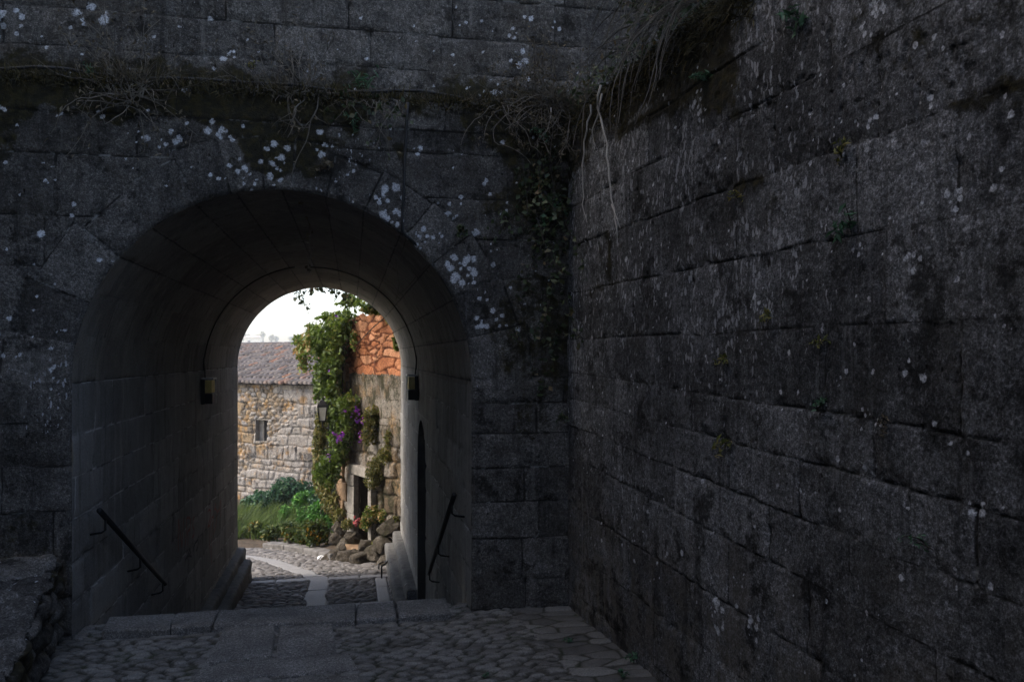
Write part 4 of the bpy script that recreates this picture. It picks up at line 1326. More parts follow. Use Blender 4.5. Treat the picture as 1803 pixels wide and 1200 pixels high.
for sx_ in (sA, sB):
    g.box(hpoint(sx_, (dz0 + dz1) / 2, -0.30), (0.02, 0.64, dz1 - dz0), ((*hd, 0), (*hn, 0), (0, 0, 1)))
g.build('door_reveal', M['wood'], house)
g = MB()
g.box(hpoint(sm, dz0 - 0.06, 0.12), (sB - sA + .35, 0.42, 0.12), ((*hd, 0), (*hn, 0), (0, 0, 1)), jit=.01)
g.build('door_sill', M['quoin'], house, bevel=0.02)

# ---- boulders at the foot of the house
def boulder(p, r, label, sq=(1, 1, 1)):
    n1, n2 = 40, 26
    a = np.linspace(0, 2 * np.pi, n1 + 1)
    e = np.linspace(0.01, np.pi - 0.01, n2)
    A_, E_ = np.meshgrid(a, e, indexing='ij')
    x, y, zq_ = np.cos(A_) * np.sin(E_), np.sin(A_) * np.sin(E_), np.cos(E_)
    # cut by random planes: broken, blocky rock
    rr = np.full(x.shape, 1.25)
    for k in range(11):
        nv = RNG.normal(size=3)
        nv /= np.linalg.norm(nv)
        dd_ = x * nv[0] + y * nv[1] + zq_ * nv[2]
        rr = np.minimum(rr, np.where(dd_ > 0.15, RNG.uniform(.68, .98) / np.maximum(dd_, .15), 9))
    k = random.random() * 50
    rr = rr + 0.30 * (fbm(x * 3 + k, y * 3 + zq_ * 2.6 + k, 8, 4) - .5)
    P_ = np.stack([x * rr * r * sq[0], y * rr * r * sq[1], zq_ * rr * r * sq[2]], -1) + np.array(p)
    o = grid('boulder', P_, M['boulder'])
    o['label'] = label
    o['category'] = 'boulder'
    o['group'] = 'boulders at the foot of the orange house'
    return o


BL = [(606, 966, 15.1, .24, 'rounded brown boulder at the lane corner below the house quoins'),
      (599, 993, 14.6, .24, 'dark shaded boulder standing lowest at the lane corner'),
      (622, 982, 14.3, .24, 'pale boulder in the middle of the pile under the house'),
      (643, 985, 14.0, .23, 'long brown boulder just below the sloping door sill'),
      (660, 978, 13.9, .19, 'grey boulder directly under the door sill'),
      (624, 948, 15.1, .19, 'mossy boulder under the pale door jamb'),
      (640, 1006, 13.7, .15, 'small ochre boulder touching the cobbles at the step edge'),
      (616, 1004, 13.9, .14, 'small whitish boulder beside the cobbles'),
      (664, 1003, 13.6, .16, 'dark boulder behind the little iron rail'),
      (684, 990, 13.6, .20, 'grey boulder wedged against the passage end'),
      (603, 925, 15.7, .22, 'rough boulder at the foot of the corner, half under weeds'),
      (680, 960, 13.8, .19, 'squarish boulder high in the pile, right of the door sill'),
      (686, 930, 13.9, .20, 'highest boulder of the pile, against the wall right of the doorway'),
      (594, 948, 15.6, .15, 'boulder at the outer edge of the pile, toward the garden'),
      (645, 960, 14.3, .17, 'wedge shaped boulder tucked right beneath the doorway'),
      (589, 984, 14.5, .21, 'boulder overlapping the right end of the garden kerb'),
      (606, 1008, 14.2, .10, 'smallest stone of the pile, at the lane edge')]
for (u, v, t, r, lb) in BL:
    boulder(at_t(u, v, t), r * 0.86, lb, (random.uniform(.9, 1.2), random.uniform(.9, 1.2), random.uniform(.75, 1.0)))

# ---- little iron rail by the far steps
t = thing('step_rail', 'short black iron rail on two posts beside the far cobbled step', 'railing', tuple(at_t(674, 1020, 12.2)))
pA, pB = at_t(672, 1019, 12.2), at_t(667, 1012, 12.9)
g = MB()
g.tube([pA, pA + np.array([0, 0, .20])], 0.013, n=8)
g.build('post', M['iron'], t, smooth=True)
g = MB()
g.tube([pB, pB + np.array([0, 0, .18])], 0.013, n=8)
g.build('post', M['iron'], t, smooth=True)
g = MB()
g.tube([pA + np.array([0, 0, .20]), pA + np.array([.06, .05, .22]), pA + np.array([.10, .3, .19]), pB + np.array([.06, .1, .18]), pB + np.array([0, 0, .18])], 0.012, n=8)
g.build('rail', M['iron'], t, smooth=True)

# ================================================================== THE LONG TILED HOUSE
bd = np.array([0.775, -0.632])
bd /= np.linalg.norm(bd)
bn = np.array([bd[1], -bd[0]])                         # towards the viewer
if bn[1] > 0:
    bn = -bn
B0 = at_t(480, 681, 23.5)[:2]
ZE = at_t(480, 682, 23.5)[2]
barn = thing('tiled_house', 'long low rubble house with a mossy grey-brown tiled roof beyond the garden', 'house', (B0[0], B0[1], -2.6))


def bpoint(s, z, o=0.0):
    return np.array([B0[0] + bd[0] * s + bn[0] * o, B0[1] + bd[1] * s + bn[1] * o, z])


def bsurf(u, v):
    p = on_plane(u, v, B0, bn)
    return (float((p[:2] - B0) @ bd), float(p[2]))


wa, wb = bsurf(449, 750)[0], bsurf(471, 750)[0]
wz0, wz1 = bsurf(460, 777)[1], bsurf(460, 739)[1]
S0, S1 = -5.0, 4.2
s = axis([(S0, -1.8, 0.08), (-1.8, 3.0, 0.02), (3.0, S1, 0.08)])
z = axis([(-3.2, ZE + 0.12, 0.02)])
S, Z = np.meshgrid(s, z, indexing='ij')
sw = S + .12 * (fbm(S * 2, Z * 2, 24, 3) - .5)
zw = Z + .10 * (fbm(S * 2, Z * 2, 25, 3) - .5)
rs = np.random.default_rng(5)
zz = np.cumsum(rs.uniform(.16, .42, 24)) - 3.6
rows = [(C_(zz[k]), C_(zz[k + 1]), np.cumsum(rs.uniform(.18, .75, 40)) + S0 - 1) for k in range(len(zz) - 1)]
d1, id1 = masonry(S, Z, rows, wob=0.055, seed=151)
dd2, id2, _ = worley(sw / 0.21, zw / 0.13, 152)
pick = (fbm(S * 1.4, Z * 1.4, 26, 3) > 0.56)
d1 = np.where(pick, dd2 * 0.07, d1)
id1 = np.where(pick, id2, id1)
dd1 = d1 / 0.2
h = -0.03 * sstep(0.05, 0.0, d1) + 0.03 * (id1 - .5) + 0.05 * (fbm(S * 5, Z * 5, 27, 5) - .5)
wash = sstep(-0.6, 0.9, S) * 0.55 + 0.35 * sstep(.2, -1.2, Z) + 0.35 * fbm(S * 1.3, Z * 1.3, 28, 3)
inw = (S > wa) & (S < wb) & (Z > wz0) & (Z < wz1)
keep = ~(inw[:-1, :-1] & inw[1:, :-1] & inw[:-1, 1:] & inw[1:, 1:])
P = np.stack([B0[0] + bd[0] * S + bn[0] * h, B0[1] + bd[1] * S + bn[1] * h, Z], -1)
grid('wall', P, M['rubble_pale'], barn, attrs=dict(jd=np.minimum(dd1 * 0.2, .1), blk=id1, wash=wash), keep=keep)
ax3 = ((*bd, 0), (*bn, 0), (0, 0, 1))
win = MB()
win.box(bpoint(wa - .012, (wz0 + wz1) / 2, -.13), (.03, .22, wz1 - wz0 + .02), ax3, jit=.006)
win.box(bpoint(wb + .012, (wz0 + wz1) / 2, -.13), (.03, .22, wz1 - wz0 + .02), ax3, jit=.006)
win.box(bpoint((wa + wb) / 2, wz1 + .012, -.13), (wb - wa + .06, .22, .03), ax3, jit=.006)
wo = win.build('window', M['granite_trim'], barn, bevel=0.012)
g = MB()
g.box(bpoint((wa + wb) / 2, wz0 - .012, -.12), (wb - wa + .04, .22, .03), ax3, jit=.006)
g.build('sill', M['granite_trim'], wo, bevel=.012)
g = MB()
g.box(bpoint(wa + .09, (wz0 + wz1) / 2, -.19), (.17, .03, wz1 - wz0), ax3)
g.build('shutter', M['granite_trim'], wo)
g = MB()
g.box(bpoint((wa + wb) / 2, (wz0 + wz1) / 2, -.24), (wb - wa + .1, .03, wz1 - wz0 + .1), ax3)
g.build('pane', M['dark'], wo)
# roof of half-round tiles
ROOF_RUN, ROOF_RISE = 3.26, 1.17
nc = int((S1 - S0 + 0.3) / 0.185)
nr_ = 11
V, Fc, RV = [], [], []
kk = 6
slope = np.array([-bn[0] * ROOF_RUN, -bn[1] * ROOF_RUN, ROOF_RISE])
sl_len = np.linalg.norm(slope)
sl_u = slope / sl_len
bd3 = np.array([bd[0], bd[1], 0])
rn = np.cross(bd3, sl_u)
if rn[2] < 0:
    rn = -rn
eave = bpoint(0, ZE + 0.10, 0.18)
tl = sl_len / nr_ * 1.18
for i in range(nc):
    sc_ = S0 - 0.15 + 0.185 * (i + .5)
    for j in range(nr_):
        jx_, jr_ = random.gauss(0, .008), random.gauss(0, .02)
        base = eave + bd3 * (sc_ + jx_) + sl_u * (sl_len / nr_ * j + jr_) + rn * (0.028 if j else 0.02)
        rnd = random.random()
        o = len(V)
        for e_, (off_, rad, lift) in enumerate(((0, .088, .016), (tl, .074, -.010))):
            for k in range(kk + 1):
                a = math.pi * k / kk
                V.append(base + sl_u * off_ + bd3 * (rad * math.cos(a)) + rn * (rad * 1.05 * math.sin(a) + lift))
                RV.append(rnd)
        for k in range(kk):
            Fc.append((o + k, o + k + 1, o + kk + 1 + k + 1, o + kk + 1 + k))
        # close the lower end
        c0 = len(V)
        V.append(base + rn * 0.0)
        RV.append(rnd)
        for k in range(kk):
            Fc.append((o + k + 1, o + k, c0, c0))
quads = np.array([f for f in Fc if f[2] != f[3]])
tris = np.array([f[:3] for f in Fc if f[2] == f[3]])
tq = np.concatenate([quads[:, [0, 1, 2]], quads[:, [0, 2, 3]], tris])
roof = mesh_np('roof', np.array(V), tq, M['tile'], barn, attrs=dict(rnd=np.array(RV)), smooth=False)
g = MB()
pa, pb = bpoint(S0 - .1, ZE + .08, .16), bpoint(S1 + .1, ZE + .08, .16)
ra, rb = pa + slope, pb + slope
ba_, bb_ = bpoint(S0 - .1, ZE + .08, -2 * ROOF_RUN), bpoint(S1 + .1, ZE + .08, -2 * ROOF_RUN)
g.add([pa, pb, rb, ra, bb_, ba_], [(0, 1, 2, 3), (3, 2, 4, 5)])
g.build('roof_deck', M['wood'], barn)
g = MB()
ridge0 = eave + slope
g2v = []
for i in range(int((S1 - S0) / 0.36)):
    a0 = ridge0 + bd3 * (S0 + .36 * i) + np.array([0, 0, .03])
    g.tube([a0, a0 + bd3 * 0.40], .10, .085, n=8)
g.build('ridge', M['tile'], barn, smooth=True)
g = MB()
c1, c2 = bpoint(S0, 0, -.3), bpoint(S1, 0, -.3)
c3, c4 = bpoint(S1, 0, -2 * ROOF_RUN + .4), bpoint(S0, 0, -2 * ROOF_RUN + .4)
cc = [c1, c2, c3, c4]
v = [(x[0], x[1], -3.2) for x in cc] + [(x[0], x[1], ZE) for x in cc]
g.add(v, [(1, 2, 6, 5), (2, 3, 7, 6), (3, 0, 4, 7)])
mg1, mg2 = bpoint(S0, ZE + ROOF_RISE, -ROOF_RUN), bpoint(S1, ZE + ROOF_RISE, -ROOF_RUN)
g.add([(c1[0], c1[1], ZE), (c4[0], c4[1], ZE), mg1, (c2[0], c2[1], ZE), (c3[0], c3[1], ZE), mg2], [(0, 1, 2), (3, 5, 4)])
g.build('end_walls', M['granite_trim'], barn)

# ================================================================== GARDEN BED
kA, kB = lane_pt(640, 993)[:2], lane_pt(462, 966)[:2]
kpts = []
for u, v in ((582, 987), (573, 985), (560, 981), (535, 975), (500, 969), (462, 965)):
    kpts.append(lane_pt(u, v))
kerbt = thing('garden_kerb', 'low curved granite kerb wall in front of the garden bed', 'kerb', tuple(kpts[2]))
g = MB()
for a, c in zip(kpts[:-1], kpts[1:]):
    m_ = (a + c) / 2
    dd_ = (c - a)[:2]
    L_k = np.linalg.norm(dd_)
    dd_ /= L_k
    sl_ = (c[2] - a[2]) / L_k
    axk = np.array([dd_[0], dd_[1], sl_])
    axk /= np.linalg.norm(axk)
    nk = np.array([-dd_[1], dd_[0], 0])
    g.box((m_[0] - nk[0] * .12, m_[1] - nk[1] * .12, m_[2] - 0.03), (L_k - .002, .26, .30), (axk, nk, np.cross(axk, nk)), jit=.008)
g.build('kerb_stones', M['kerb'], kerbt, bevel=.025)
pp = lane_pt(566, 985)
g = MB()
for k in range(5):
    a_ = k * 1.3
    c_ = pp + np.array([0, 0, .06])
    g.add([c_ + np.array([.08 * math.cos(a_ + f), .05 * math.sin(a_ + f), (.03 * math.sin(3 * f + k)) - .03]) for f in (0, .8, 1.6)] + [c_ + np.array([0, 0, .03])], [(0, 1, 3), (1, 2, 3), (0, 1, 2)])
o = g.build('scrap_paper', M['paper'])
o['label'] = 'crumpled white scrap lying on the cobbles by the kerb'
o['category'] = 'litter'
gx = axis([(-8.5, 0.9, 0.15)])
gy = axis([(14.6, 25.5, 0.15)])
X, Y = np.meshgrid(gx, gy, indexing='ij')
# soil lies behind the kerb line
kl = [tuple(p[:2]) for p in kpts]
kx = np.array([p[0] for p in kpts])[::-1]
ky = np.array([p[1] for p in kpts])[::-1]
yk = np.interp(X, kx, ky) + np.where(X < kx[0], (kx[0] - X) * 0.15, 0)
beh = Y - yk
zg = lane_z(yk + .1) + 0.07 - 0.045 * np.clip(beh, 0, 9) + .06 * (fbm(X * 2, Y * 2, 3, 3) - .5)
zg = zg - np.where(X < kx[0] + .1, 0.16 * sstep(0.5, -0.4, beh), 0)
keep = ((beh[:-1, :-1] > 0.10) | ((X[:-1, :-1] < kx[0]) & (beh[:-1, :-1] > -.5))) & (X[:-1, :-1] < -0.38)
grid('garden_soil', np.stack([X, Y, zg], -1), M['soil'], kind='structure', keep=keep)


def gz(x, y):
    yk_ = float(np.interp(x, kx, ky)) + (max(0, kx[0] - x)) * 0.15
    return float(lane_z(yk_ + .1)) + 0.07 - 0.045 * max(0, y - yk_)


def shrub(name, label, u, vtop, vbot, t, wpx, mat, n, lsize, group=None, sticks=True, deep=0.8, aspect=.5):
    top, bot = at_t(u, vtop, t), at_t(u, vbot, t)
    w = wpx * t / F / 2
    zg_ = gz(bot[0], bot[1])
    c = thing(name, label, 'shrub', (bot[0], bot[1], zg_), group)
    zb_ = zg_
    hh = (vbot - vtop) * t / F
    cs = []
    for k in range(7):
        a, q_ = random.uniform(0, 6.28), random.uniform(0.1, 0.6)
        cs.append(((bot[0] + w * q_ * math.cos(a), bot[1] + w * deep * q_ * math.sin(a), zb_ + hh * random.uniform(.3, .72)), (w * .58, w * deep * .58, hh * random.uniform(.25, .34)), 1))
    pts = blob(cs, n)
    rv = np.clip(0.15 + 0.6 * RNG.random(len(pts)) + 0.35 * (fbm(pts[:, 0] * 4, pts[:, 2] * 4 + pts[:, 1] * 3, 6, 3) - .4), 0, 1)
    leaves('foliage', pts, lsize, mat, c, rnd=rv, aspect=aspect)
    g = MB()
    for k in range(7):
        p0_ = np.array([bot[0] + random.uniform(-.15, .15) * w, bot[1] + random.uniform(-.1, .1), zg_ - .02])
        p1_ = pts[random.randrange(len(pts))]
        g.tube([p0_, (p0_ + p1_) / 2 + np.array([0, 0, .05]), p1_], .012, .005, n=5)
    g.build('stems', M['twig_dark'], c)
    return c


GB = 'shrubs of the garden bed'
shrub('shrub', 'dark bluish green shrub nearest the passage wall at the left of the bed', 462, 856, 912, 21.0, 66, M['leaf_blue'], 1500, .13, GB)
shrub('shrub', 'tall dark green shrub in the middle against the rubble wall', 505, 846, 912, 20.9, 76, M['leaf_blue'], 2000, .13, GB)
shrub('shrub', 'small dark shrub beside the vine, under the lantern', 560, 872, 925, 19.4, 55, M['leaf_blue'], 900, .12, GB)
shrub('shrub', 'bright fresh green shrub right of the dark ones', 541, 852, 916, 19.4, 52, M['leaf_bright'], 1500, .12, GB)
shrub('shrub', 'feathery green shrub right of the grass, by the house corner', 570, 893, 948, 17.4, 60, M['leaf_bright'], 1300, .10, GB, aspect=.3)
shrub('shrub', 'dark shrub behind the bright green one, up against the wall', 540, 848, 900, 21.8, 50, M['leaf_blue'], 900, .12, GB)
shrub('shrub', 'loose light green feathery plant rising through the middle of the grass', 500, 890, 940, 18.2, 34, M['leaf_bright'], 420, .10, GB, aspect=.25)
shrub('shrub', 'small pale feathery plant at the right end of the grass', 532, 886, 940, 17.8, 26, M['leaf_bright'], 330, .09, GB, aspect=.25)
amb = [('small amber and green bush at the left end of the kerb', 446, 932, 966, 17.7, 38, 800), ('amber tipped low bush left of the middle of the bed', 478, 924, 962, 17.0, 44, 950), ('wide amber flecked bush in the middle behind the kerb', 511, 922, 964, 16.4, 46, 1100), ('dark amber flecked bush at the right of the kerb', 560, 920, 972, 15.6, 50, 1300), ('low amber bush between the two wider ones', 536, 926, 968, 16.0, 34, 700), ('amber sprig tucked beside the left passage jamb', 423, 938, 970, 18.4, 26, 400)]
for lb, u, vt, vb, t_, w_, n_ in amb:
    shrub('amber_bush', lb, u, vt, vb, t_, w_, M['leaf_amber'], n_, .085, 'amber bushes behind the kerb')

# long leaning grass
base, tip = [], []
for c_k in range(135):
    cu, ct = random.uniform(402, 548), random.uniform(17.6, 20.8)
    ch_ = random.choice((.12, .18, .26, .34, .46)) * random.uniform(.8, 1.2)
    cl_ = random.uniform(.05, .55)
    for k in range(46):
        p = at_t(cu + random.gauss(0, 5), 800, ct + random.gauss(0, .12))
        z0_ = gz(p[0], p[1])
        hh = ch_ * random.uniform(.55, 1.15)
        lean = cl_ * random.uniform(.5, 1.2)
        base.append((p[0], p[1], z0_))
        tip.append((p[0] + lean * .8 + random.gauss(0, .07), p[1] - lean * .2 + random.gauss(0, .08), z0_ + hh))
blades('grass', base, tip, 0.0085, M['leaf_grass'], kind='stuff', bend=.22)

# ================================================================== VINES ON THE HOUSE CORNER
vine = thing('climbing_vine', 'great green flowering vine spilling over the corner of the orange house', 'vine', tuple(at_t(592, 950, 15.7)))
E = lambda u, v, t, ru, rd_, rv, w: ((tuple(at_t(u, v, t))), (ru * t / F, rd_, rv * t / F), w)
pts = blob([E(603, 565, 15.4, 24, .3, 22, 1.3), E(585, 590, 15.5, 42, .45, 30, 3), E(560, 605, 15.8, 36, .4, 26, 2), E(538, 606, 16.1, 16, .3, 16, .7), E(582, 640, 15.6, 27, .35, 40, 2.2), E(618, 530, 15.0, 22, .22, 13, .6), E(572, 660, 15.6, 22, .3, 34, 1.4), E(590, 620, 15.4, 20, .3, 30, 1.1),
            E(585, 690, 15.5, 20, .25, 32, 1.2), E(594, 730, 15.4, 20, .24, 40, 1.5), E(598, 780, 15.4, 22, .24, 40, 1.6), E(585, 815, 15.4, 22, .24, 32, 1.1), E(572, 830, 15.5, 22, .25, 26, .9), E(615, 712, 15.2, 20, .2, 22, .8), E(612, 745, 15.2, 16, .18, 30, .8), E(535, 635, 16.2, 14, .25, 26, .5), E(525, 598, 16.3, 11, .2, 9, .3), E(530, 615, 16.2, 12, .2, 22, .4), E(548, 580, 15.9, 14, .2, 14, .4), E(575, 558, 15.6, 16, .2, 10, .4), E(560, 690, 15.7, 12, .15, 18, .3), E(650, 540, 14.7, 20, .15, 10, .4)], 11000, 0.72, 0.95)
rv = np.clip(0.08 + 0.5 * RNG.random(len(pts)) + 0.6 * (fbm(pts[:, 0] * 3, pts[:, 2] * 3 + pts[:, 1], 61, 4) - .2) - .12 + .5 * (pts[:, 0] < at_t(548, 600, 16)[0]) * RNG.random(len(pts)), 0, 1)
leaves('foliage', pts, .092, M['leaf_vine'], vine, rnd=rv, aspect=.55, droop=.5, up=.35, sj=.5)
g = MB()
for k in range(16):
    p0_ = at_t(random.uniform(580, 600), random.uniform(800, 850), 15.6)
    u1, v1 = random.choice([(590, 600), (560, 610), (600, 560), (595, 700), (580, 640)])
    p1_ = at_t(u1 + random.uniform(-15, 15), v1, 15.5)
    m1 = p0_ * .65 + p1_ * .35 + RNG.normal(size=3) * .06
    m2 = p0_ * .3 + p1_ * .7 + RNG.normal(size=3) * .06
    g.tube([p0_, m1, m2, p1_], .016, .007, n=5)
g.build('stems', M['twig_dark'], vine)
fl = []
for (u, v, ru, rv_, n_) in [(629, 722, 8, 7, 26), (634, 740, 11, 7, 30), (641, 745, 6, 5, 14), (597, 772, 6, 8, 20), (604, 765, 5, 5, 14), (635, 768, 3, 10, 14), (606, 724, 3, 5, 8), (588, 762, 5, 5, 8), (580, 800, 5, 6, 8), (593, 555, 2, 3, 3), (578, 652, 2, 2, 3)]:
    fl = [at_t(u + random.gauss(0, ru * .5), v + random.gauss(0, rv_ * .5), 14.95 + random.uniform(-.04, .04)) for k in range(n_)]
    leaves('flower_cluster', fl, .050, M['flower'], vine, aspect=.9)

ivy = thing('wall_ivy', 'olive brown ivy hanging down left of the green vine, below the lantern', 'ivy', tuple(at_t(566, 900, 16.6)))
pts = blob([E(570, 745, 16.6, 17, .2, 34, 1.2), E(563, 790, 16.6, 16, .2, 40, 1.4), E(568, 835, 16.4, 20, .25, 40, 1.4), E(580, 870, 16.2, 18, .25, 34, 1), E(590, 890, 16.0, 14, .2, 28, .7)], 4200)
leaves('foliage', pts, .085, M['leaf_olive'], ivy, droop=.6)
g = MB()
for k in range(8):
    a = at_t(random.uniform(562, 585), 905, 16.5)
    g.tube([a, at_t(random.uniform(558, 580), 830, 16.6), at_t(random.uniform(562, 578), 740, 16.6)], .012, .005, n=5)
g.build('stems', M['twig_dark'], ivy)


def wallplant(name, label, cs, n, size, mat, base, group=None, droop=.3, flower=None, aspect=.5):
    t = thing(name, label, 'plant', tuple(base), group)
    pts = blob(cs, n)
    leaves('foliage', pts, size, mat, t, droop=droop, aspect=aspect)
    g = MB()
    for k in range(6):
        p1_ = pts[random.randrange(len(pts))]
        g.tube([np.array(base), (np.array(base) + p1_) / 2 + np.array([0, -.02, .03]), p1_], .008, .003, n=5)
    g.build('stems', M['twig_dark'], t)
    if flower:
        leaves('flowers', flower, .06, M['flower_red'], t, aspect=.9)
    return t


HG = 'plants rooted in the orange house wall'
wallplant('wall_shrub', 'bushy yellow green plant growing over the dark doorway', [E(665, 825, 14.5, 20, .18, 24, 2), E(655, 842, 14.5, 14, .15, 20, 1), E(680, 800, 14.2, 16, .15, 18, 1)], 1600, .07, M['leaf_olive'], at_t(672, 800, 14.6), HG, aspect=.3)
wallplant('wall_shrub', 'brownish creeper on the grey wall right of the purple flowers', [E(660, 735, 14.6, 22, .12, 22, 2), E(650, 765, 14.6, 14, .12, 20, 1), E(690, 770, 14.2, 14, .12, 16, .8)], 1100, .075, M['leaf_olive'], at_t(665, 715, 14.7), HG)
wallplant('wall_shrub', 'green plant in the doorway with a few red flowers at its left', [E(655, 905, 14.6, 16, .18, 16, 2), E(645, 920, 14.6, 12, .15, 14, 1), E(674, 908, 14.4, 10, .15, 12, .7)], 900, .07, M['leaf_vine'], at_t(655, 945, 14.7), HG, flower=[at_t(629 + random.uniform(-6, 6), 918 + random.uniform(-10, 10), 14.9) for k in range(16)])
wallplant('wall_shrub', 'yellowish weeds at the foot of the house corner', [E(612, 922, 15.2, 12, .15, 10, 1), E(598, 905, 15.6, 10, .12, 12, 1)], 500, .06, M['leaf_olive'], at_t(606, 935, 15.3), HG)
wallplant('wall_shrub', 'tiny yellow tuft right of the door sill', [E(660, 955, 14.2, 7, .08, 7, 1), E(697, 915, 13.9, 6, .08, 8, 1)], 160, .06, M['leaf_olive'], at_t(664, 962, 14.3), HG)
wallplant('wall_creeper', 'loose leafy creeper over the top of the orange rubble', [E(690, 560, 14.0, 12, .12, 14, 1.4), E(660, 545, 14.3, 24, .12, 9, 1.2), E(698, 600, 13.9, 7, .1, 20, .8), E(622, 600, 14.9, 6, .08, 20, .3)], 1000, .085, M['leaf_vine'], at_t(690, 548, 14.1), HG)

# vine hanging from the back of the arch crown
hang = thing('hanging_creeper', 'dark creeper hanging against the white sky from the far arch crown', 'creeper', tuple(at_t(600, 490, 14.2)))
g = MB()
tips = []
for (u0, v0, ln, sw_) in [(528, 498, 26, -4), (545, 500, 10, 3), (560, 498, 12, 0), (575, 498, 14, 4), (590, 498, 22, 0), (604, 499, 22, 3), (620, 500, 18, 2), (640, 503, 28, 2), (655, 510, 30, 2), (670, 520, 26, 3), (682, 535, 22, 3), (693, 555, 24, 2), (615, 500, 34, -3), (630, 500, 20, 0), (535, 500, 40, 4)]:
    last = None
    for k in range(6):
        f = k / 5
        p = at_t(u0 + sw_ * f + random.uniform(-3, 3), v0 - 8 + (ln + 8) * f, 14.15 + .08 * random.random())
        if last is not None:
            g.tube([last, p], .005, n=4)
        last = p
        for q_ in range(5):
            tips.append(p + RNG.normal(size=3) * .045)
g.build('stems', M['twig_dark'], hang)
leaves('foliage', tips, .085, M['leaf_dark'], hang, droop=.5, aspect=.7)

# ================================================================== LANTERN on the house corner
lp = at_t(568, 722, 15.35)
lan = thing('street_lantern', 'old black street lantern with sky-whitened glass on a bracket at the house corner', 'lantern', tuple(lp))
wq = .085
g = MB()
for z_, w0, z2_, w1 in ((-.20, .055, .07, wq),):
    for k in range(4):
        a0 = math.pi / 4 + k * math.pi / 2
        g.tube([lp + np.array([w0 * 1.41 * math.cos(a0), w0 * 1.41 * math.sin(a0), z_]), lp + np.array([w1 * 1.41 * math.cos(a0), w1 * 1.41 * math.sin(a0), z2_])], .012, n=5)
g.box(lp + np.array([0, 0, .075]), (wq * 2.3, wq * 2.3, .025))
g.box(lp + np.array([0, 0, -.205]), (.13, .13, .03))
g.tube([lp + np.array([0, 0, -.21]), lp + np.array([0, 0, -.30])], .02, .012, n=8)
g.build('frame', M['iron'], lan)
g = MB()
top4 = [lp + np.array([wq * sx_, wq * sy_, .07]) for sx_, sy_ in ((-1, -1), (1, -1), (1, 1), (-1, 1))]
bot4 = [lp + np.array([.052 * sx_, .052 * sy_, -.195]) for sx_, sy_ in ((-1, -1), (1, -1), (1, 1), (-1, 1))]
g.add(top4 + bot4, [(0, 1, 5, 4), (1, 2, 6, 5), (2, 3, 7, 6), (3, 0, 4, 7)])
g.build('glass', M['skylit_glass'], lan)
g = MB()
g.add([lp + np.array([wq * 1.2 * sx_, wq * 1.2 * sy_, .088]) for sx_, sy_ in ((-1, -1), (1, -1), (1, 1), (-1, 1))] + [lp + np.array([.035 * sx_, .035 * sy_, .19]) for sx_, sy_ in ((-1, -1), (1, -1), (1, 1), (-1, 1))], [(0, 1, 5, 4), (1, 2, 6, 5), (2, 3, 7, 6), (3, 0, 4, 7), (4, 5, 6, 7)])
g.tube([lp + np.array([0, 0, .19]), lp + np.array([0, 0, .24])], .03, .012, n=8)
g.build('cap', M['iron'], lan)
g = MB()
wp = np.array([C2[0], C2[1], lp[2] - .30])
g.tube([lp + np.array([0, 0, -.30]), lp + np.array([.08, .15, -.36]), (lp + wp) / 2 + np.array([0, 0, -.15]), wp], .014, n=6)
g.build('bracket', M['iron'], lan)

# ================================================================== PLANTS OF THE LEDGE AND THE COURT
def fp(u, v, o=0.05):
    return on_y(u, v, YF - o)


def twig_bush(label, root, dirs, n, length, mat, rad, group=None, leafn=0, leafmat_=None, sub=True, lsize=.03, grav=0.03):
    t = thing('twig_bush', label, 'dry bush', tuple(root), group)
    g = MB()
    ends = []
    for k in range(n):
        dv = np.array(dirs[k % len(dirs)]) + RNG.normal(size=3) * .22
        pts = wander(root + RNG.normal(size=3) * np.array([.07, .02, .01]), dv, length * random.uniform(.35, 1.15), .05, .17, grav)
        for p in pts:
            p[1] = min(p[1], YU - .03 if p[2] > LEDGE else YF - .03)
        g.tube(pts, rad * random.uniform(.6, 1.1), rad * .3, n=4)
        ends += pts[len(pts) // 3:]
        if sub:
            for q_ in range(4):
                b_ = pts[random.randrange(1, len(pts))]
                sp = wander(b_, dv + RNG.normal(size=3) * .8, length * random.uniform(.15, .35), .04, .16, .05)
                for p in sp:
                    p[1] = min(p[1], YU - .03 if p[2] > LEDGE else YF - .03)
                g.tube(sp, rad * .45, rad * .2, n=3)
                ends += sp[2:]
    g.build('twigs', mat, t)
    if leafn:
        pts = np.array([ends[random.randrange(len(ends))] for k in range(leafn)]) + RNG.normal(size=(leafn, 3)) * .02
        leaves('foliage', pts, lsize, leafmat_ or M['leaf_dry'], t, aspect=.35)
    return t


DG = 'dry bushes growing on the ledge'
twig_bush('tall dry twiggy bush on the ledge at the left, above the arch shoulder', fp(232, 175, -.05), [(-.35, -.1, .9), (-.1, -.15, 1), (.35, -.1, .8), (-.6, -.2, .5), (.7, -.2, .35), (.1, -.5, -.3), (-.4, -.5, -.4), (.5, -.4, -.5)], 34, .66, M['twig'], .0055, DG, 420, M['leaf_dry'], lsize=.035)
twig_bush('arching dry bush on the ledge above the arch crown', fp(525, 175, -.05), [(-.6, -.2, .75), (-.25, -.1, .9), (.1, -.1, .9), (-.8, -.2, .4), (.15, -.5, -.6), (.3, -.2, .6)], 24, .62, M['twig'], .006, DG, 220, M['leaf_dry'], lsize=.035)
twig_bush('thin brown bush in the corner where the two walls meet', fp(985, 190, .02), [(-.5, -.2, .8), (-.1, -.3, .9), (.4, -.3, .7), (-.7, -.3, .2), (.2, -.5, .4), (-.3, -.5, -.6), (.1, -.5, -.8)], 46, .60, M['twig'], .0048, DG, 800, M['leaf_dry'], lsize=.03)
